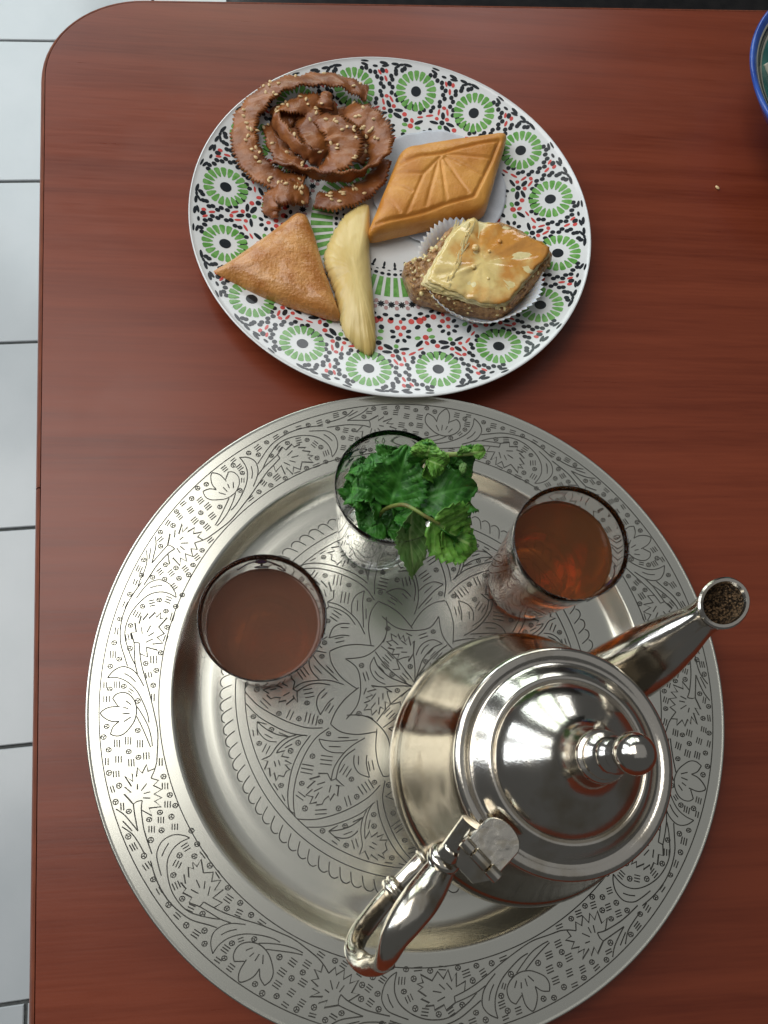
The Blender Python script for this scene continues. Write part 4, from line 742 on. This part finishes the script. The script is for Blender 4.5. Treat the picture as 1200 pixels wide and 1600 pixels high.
# --- coiled sesame pastry
chb=empty('coiled_pastry',(.03,.43,.010),'dark brown coiled honey pastry with pinked edges and scattered sesame seeds','pastry')
def strip(pts,hws,tilts,par,seed):
    P_=[tuple(p)+(h*1.18,t) for p,h,t in zip(pts,hws,tilts)]; Q=cr(P_,12); n=len(Q); v=[];f=[];nc=10
    for i,q in enumerate(Q):
        p=Vector(q[:3]); t=Vector(Q[min(i+1,n-1)][:3])-Vector(Q[max(i-1,0)][:3]); t.normalize()
        s=t.cross(Vector((0,0,1))).normalized(); s=Matrix.Rotation(R_(q[4]),3,t)@s; u=s.cross(t)
        for j in range(nc+1):
            w=j/nc*2-1; hw=q[3]/1000
            ser=1+(.19*(1 if i%2 else -1) if abs(w)>.99 else 0)
            z=.0014*(1-w*w)+.0011*fbm((p.x+w*.01,p.y,seed),60)+.0009*math.sin(i*.55+seed)*w
            if abs(w)>.99: z-=.0003
            a=p+s*(hw*w*ser)+u*z
            a.z=max(a.z,.0115); v.append(tuple(a))
    for i in range(n-1):
        for j in range(nc): f.append((i*(nc+1)+j,i*(nc+1)+j+1,(i+1)*(nc+1)+j+1,(i+1)*(nc+1)+j))
    o=mesh('dough_strip',v,f,M_cheb,par); md=o.modifiers.new('thick','SOLIDIFY'); md.thickness=.0019; md.offset=0
    return o
bv=[]
for i,(pts,hws,tl) in enumerate(STRIPS):
    o=strip(pts,hws,tl,chb,i*3.7); bv.append(BVHTree.FromPolygons([tuple(q.co) for q in o.data.vertices],[tuple(p.vertices) for p in o.data.polygons]))
sv,sf=ball_vf((0,0,0),(.00195,.00115,.0007),8,5); sme=None
sv=[(x,y*(1-.35*x/.00195),z) for x,y,z in sv]
def seed_at(x,y,z,parent,tilt=True):
    global sme
    if sme is None:
        o=mesh('sesame_seed',sv,sf,M_sesame,None); sme=o.data
    else: o=bpy.data.objects.new('sesame_seed',sme); COL.objects.link(o)
    o.parent=parent; o.matrix_parent_inverse=Matrix.Translation(-parent.location)
    o.location=(x,y,z); o.rotation_euler=(random.uniform(-.5,.5),random.uniform(-.5,.5),random.uniform(0,6.3)); return o
extra=[(x+random.gauss(0,.004),y+random.gauss(0,.004)) for x,y in random.sample(SEEDS,34)]
for x,y in SEEDS+extra:
    best=None
    for b_ in bv:
        h=b_.ray_cast(Vector((x,y,.2)),Vector((0,0,-1)))
        if h[0] and (best is None or h[0].z>best): best=h[0].z
    if best: seed_at(x,y,best+.0015,chb)
# --- diamond pastry on its paper round
pg=MB(); cx,cy,rp=PAPER; n=72; v=[(cx,cy,.0112)];f=[]
for i,(s) in enumerate((.4,.8,.97,1.0)):
    for k in range(n):
        a=2*math.pi*k/n; x,y=cx+rp*s*math.cos(a),cy+rp*s*math.sin(a)
        z=max(pz(math.hypot(x-PX,y-PY)),.0085)+.0012+(.0012*(s**6)*(1+math.sin(a*9+1)*.6+.4*math.sin(a*23))); v.append((x,y,z))
for k in range(n): f.append((0,1+k,1+(k+1)%n))
for i in range(3):
    for k in range(n): f.append((1+i*n+k,1+i*n+(k+1)%n,1+(i+1)*n+(k+1)%n,1+(i+1)*n+k))
o=mesh('paper_round',v,f,M_gpaper,None); tag(o,'thin white round paper lying under the golden diamond pastry','paper'); md=o.modifiers.new('thick','SOLIDIFY'); md.thickness=.0002
dia=empty('diamond_pastry',(.11,.41,.012),'golden diamond shaped pastry pressed with a fan of grooves','pastry')
def seg_d(x,y,s):
    (x0,y0),(x1,y1)=s; dx,dy=x1-x0,y1-y0; t=max(0,min(1,((x-x0)*dx+(y-y0)*dy)/(dx*dx+dy*dy))); return math.hypot(x-x0-t*dx,y-y0-t*dy)
def dfn(x,y,s):
    h=0
    for i,sg in enumerate(DIAG):
        d=seg_d(x,y,sg); fr=i<9
        w=.0013 if fr else .0012; a=.0017 if fr else .0011
        h=max(h,a*math.exp(-(d/w)**2))
    return -h*(1 if s<.97 else 0)
def rounded(poly,r=.16,n=8,sub=14):
    """corner-rounded, resampled polygon"""
    out=[];m=len(poly)
    for i in range(m):
        p0,p1,p2=[Vector(poly[(i+j-1)%m][:2]) for j in range(3)]
        a=p1+(p0-p1)*r; b=p1+(p2-p1)*r
        for k in range(n+1):
            t=k/n; out.append(tuple(a*(1-t)**2+p1*2*t*(1-t)+b*t*t))
        e=p2+(p1-p2)*r
        for k in range(1,sub): out.append(tuple(b+(e-b)*k/sub))
    return out
def bulge(poly,am): return poly
dl=rounded(DIA,.10,8,34)
ctr_=[(sum(p[i] for p in DIA)/4) for i in (0,1)]
pillow('crust',[(ctr_[0]+(x-ctr_[0])*1.05,ctr_[1]+(y-ctr_[1])*1.075-.0012) for x,y in dl],.0312,.0140,4.6,M_dia,dia,nr=90,fn=dfn,disp=.0006,ds=60,smoothn=0,under=.93)
dl2=[(ctr_[0]+(x-ctr_[0])*.985+.0008,ctr_[1]+(y-ctr_[1])*.985-.0004) for x,y in dl]
pillow('date_filling',[(x+.0016,y-.0002) for x,y in dl2][::3],.0205,.0150,9,M_date,dia,nr=8,disp=.0015,ds=200,smoothn=0)
# --- baklava in fluted case
ca=CASE; cc=Vector((ca[0],ca[1])); n=240
fl=MB(); v=[];f=[]
prof_=[(.0,.0100),(.030,.0100),(.0355,.0102),(.0365,.0112),(.0400,.0180),(.0452,.0268)]
ns=len(prof_)
for k in range(n):
    a=2*math.pi*k/n; w=math.sin(a*60)*.0009+.0006*math.sin(a*7)+.0008*math.sin(a*3+1)
    w0=w
    for i,(r,z) in enumerate(prof_):
        amp=0 if i<3 else (i-2)/3*(1+ (.2 if i==ns-1 else 0)); rr=r+w0*amp
        zz=z+(.0009*math.sin(a*60) if i==ns-1 else 0)+(.0016*math.sin(a*2+.6)*(i-3)/2 if i>3 else 0)
        x,y=ca[0]+rr*math.cos(a),ca[1]+rr*math.sin(a); zz+=max(0,pz(math.hypot(x-PX,y-PY))-.0085)*.8
        back=max(0,math.cos(a-R_(48)))**1.5
        if i>2: zz-=(zz-.0105)*.55*back; x-=(x-ca[0])*.10*back; y-=(y-ca[1])*.10*back
        v.append((x,y,zz))
for k in range(n):
    for i in range(ns-1): f.append((k*ns+i,((k+1)%n)*ns+i,((k+1)%n)*ns+i+1,k*ns+i+1))
o=mesh('paper_case',v,f,M_paper,None); tag(o,'fluted white paper case holding the square layered pastry','paper case'); md=o.modifiers.new('thick','SOLIDIFY'); md.thickness=.0002
bk=empty('layered_pastry',(.14,.335,.011),'square baklava with flaky yellow top and brown nut filling in a paper case','pastry')
bb=rounded(BAKBASE,.2,3,8)
def nutf(x,y,s): return .0016*fbm((x,y,1),260,3)
pillow('nut_filling',bb,.0295,.0125,7,M_nut,bk,nr=40,fn=nutf,disp=.0016,ds=260,smoothn=0)
bt=rounded(BAKTOP,.15,3,8)
cb=(sum(p[0] for p in bt)/len(bt),sum(p[1] for p in bt)/len(bt))
for i in range(7):
    z=.0295+i*.0008; rr=random.Random(i+40); v=[(cb[0],cb[1],z+.0002)];f=[];m=len(bt)
    for s in (.3,.6,.85,.94,1.0):
        for k,(x,y) in enumerate(bt):
            jig=1+ (s>.8)*(.045*fbm((x,y,i*3.3),170,4)-.004*i*.6)
            # the left side is torn and steps back layer by layer
            left=max(0,(cb[0]-.012-x)/.04); jig-=left*(.055*i*(.6+.6*noise.noise(Vector((y*160,i*2.1,0)))))*(s>.5)*.55
            px_,py_=cb[0]+(x-cb[0])*s*jig,cb[1]+(y-cb[1])*s*jig
            zz=z+.0005*fbm((px_,py_,i),120)-.0008*(s>.97)*(i/7)
            if i==6: zz+=.0018*fbm((px_,py_,9),75)
            zz-= .0016*math.exp(-((px_-cb[0]+.006-(py_-cb[1])*.25)/.0022)**2)*(i>4)
            v.append((px_,py_,zz))
    for k in range(m): f.append((0,1+k,1+(k+1)%m))
    for a_ in range(4):
        for k in range(m): f.append((1+a_*m+k,1+a_*m+(k+1)%m,1+(a_+1)*m+(k+1)%m,1+(a_+1)*m+k))
    o=mesh('pastry_layer',v,f,M_glazed if i==6 else M_phyllo,bk); md=o.modifiers.new('thick','SOLIDIFY'); md.thickness=.0006
nm=MB(); nl=MB()
for i in range(420):
    rr=random.Random(i+900); k=rr.randrange(len(bb)); x,y=bb[k]; x0=sum(p[0] for p in bb)/len(bb); y0=sum(p[1] for p in bb)/len(bb)
    if y-y0>.012 and x>x0-.02: continue
    q=rr.uniform(.80,1.01); x,y=x0+(x-x0)*q+rr.gauss(0,.0006),y0+(y-y0)*q+rr.gauss(0,.0006)
    z=.0285+rr.uniform(-.001,.0008) if q<.93 else rr.uniform(.016,.0285)
    sz=rr.uniform(.0008,.0022); vv,ff=ball_vf((x,y,z),(sz,sz*rr.uniform(.5,.9),sz*rr.uniform(.4,.9)),6,3,Matrix.Rotation(rr.uniform(0,3),3,'Z')@Matrix.Rotation(rr.uniform(0,3),3,'X'))
    (nm if rr.random()<.6 else nl).add(vv,ff)
nm.build('chopped_nuts',M_nut,bk,smooth=False)['kind']='stuff'
nl.build('pale_crumbs',M_phyllo,bk,smooth=False)['kind']='stuff'
# flakes at the torn side, drops of syrup on top
fm=MB()
for i in range(230):
    rr=random.Random(i); t=rr.random(); q=rr.random(); x=.098+.020*t+.013*q; y=.314+.050*t-.002*q; z=.0285+.0065*q+rr.uniform(-.0006,.0006)
    L_=rr.uniform(.003,.011); a=rr.gauss(1.17,.18); w=rr.uniform(.0006,.0016); dz=rr.uniform(-.0006,.0006)
    dx,dy=math.cos(a),math.sin(a)
    fm.add([(x,y,z),(x-dy*w,y+dx*w,z+.0004),(x+dx*L_-dy*w*.7,y+dy*L_+dx*w*.7,z+dz+.0006),(x+dx*L_,y+dy*L_,z+dz)],[(0,1,2,3)])
o=fm.build('flakes',M_phyllo,bk,smooth=False); o['kind']='stuff'; md=o.modifiers.new('thick','SOLIDIFY'); md.thickness=.0003
for x,y,r in ((.1310,.3465,.0028),(.1487,.3525,.0016),(.1405,.3440,.0012),(.1285,.3310,.0018),(.1250,.3560,.0010),(.138,.322,.0011)):
    vv,ff=ball_vf((x,y,.0352),(r,r,r*.55),14,8); mesh('syrup_drop',vv,ff,M_glazed,bk)
# --- brown triangle, pale crescent
tri=empty('triangular_pastry',(.02,.34,.012),'glossy brown triangular pastry lying at the left edge of the plate','pastry')
def trf(x,y,s):
    return .0010*fbm((x,y,3),45)
pillow('crust',rounded(TRI,.3,4,5),.0265,.0115,2.6,M_tri,tri,nr=40,fn=trf,disp=.0004,ds=160,smoothn=0)
gz=empty('crescent_pastry',(.06,.34,.012),'pale yellow elongated pastry crescent between the brown triangle and the diamond','pastry')
gl_=rounded(GAZ,.35,3,4); gc=(sum(p[0] for p in gl_)/len(gl_),sum(p[1] for p in gl_)/len(gl_))
def gzf(x,y,s):
    return .0002*fbm((x*3,y*.6,3),60)
gl2=[]
for k,(x,y) in enumerate(gl_):
    ser=.0007*(1 if k%2 else -1) if (x<gc[0]-.004 or y<gc[1]-.030) else 0
    l=math.hypot(x-gc[0],y-gc[1]); gl2.append((x+(x-gc[0])/l*ser,y+(y-gc[1])/l*ser))
pillow('dough',gl2,.0245,.0115,2.1,M_gaz,gz,nr=40,fn=gzf,disp=.0006,ds=50,smoothn=0)

# ================================================================ blue bowl at the right edge, crumb
bx,by,br=BOWLC
bo=empty('bowl',(bx,by,0),'cobalt blue rimmed bowl with black and cream bands at the right edge of the table','bowl')
bpz=[(0,.004),(br*.40,.004),(br*.42,0),(br*.47,0),(br*.49,.004),(br*.70,.018),(br*.88,.034),(br*.975,.046),(br,.0495),(br*.999,.0515),(br*.985,.0522)]
inn=[(br*.965,.0508),(br*.945,.0490)]
v,f=lathe_vf(bpz+inn,128,(bx,by)); mesh('rim',v,f,M_bblue,bo)
def bring(name,r0,z0,r1,z1,mat):
    v,f=lathe_vf([(r0,z0),(r1,z1),(r1-.0002,z1-.002),(r0-.0002,z0-.002)],128,(bx,by)); return mesh(name,v,f,mat,bo)
rs=[(.93,.0455),(.920,.0440),(.885,.0395),(.872,.0375),(.60,.0170),(.0,.0100)]
bring('cream_line',br*.945,.0491,br*.932,.0482,M_bcream); bring('black_band',br*.932,.0482,br*.900,.0458,M_bblk); bring('cream_line',br*.900,.0458,br*.885,.0447,M_bcream)
wl=[(.885,.0447),(.80,.0385),(.60,.0245),(.3,.0145),(0,.0125)]
v,f=lathe_vf([(br*a_,b_) for a_,b_ in wl],128,(bx,by)); mesh('painted_well',v,f,M_bteal,bo)
def wz(s_):
    for (a0,z0),(a1,z1) in zip(wl,wl[1:]):
        if s_>=a1: return z1+(z0-z1)*(s_-a1)/(a0-a1)
for k in range(14):
    a=2*math.pi*k/14+.18
    q=[(.85,0),(.80,.05),(.72,.09),(.64,.05),(.66,-.02),(.72,-.02)]
    pth=[]
    for s,da in cr(q,5):
        r=br*s; z=wz(min(s,.884))
        pth.append((bx+r*math.cos(a+da),by+r*math.sin(a+da),z+.0008))
    mb=MB(); mb.add(*tube_vf(pth,[.0021]*len(pth),6)); mb.build('painted_scroll',M_bcream,bo)
cr_v,cr_f=ball_vf((0,0,0),(.0022,.0012,.0009),9,6,Matrix.Rotation(-.9,3,'Z'))
o=mesh('crumb',[(x+.3424,y+.4377,z+.0010) for x,y,z in cr_v],cr_f,M_sesame,None); tag(o,'tiny beige crumb alone on the bare table right of the plate','crumb')
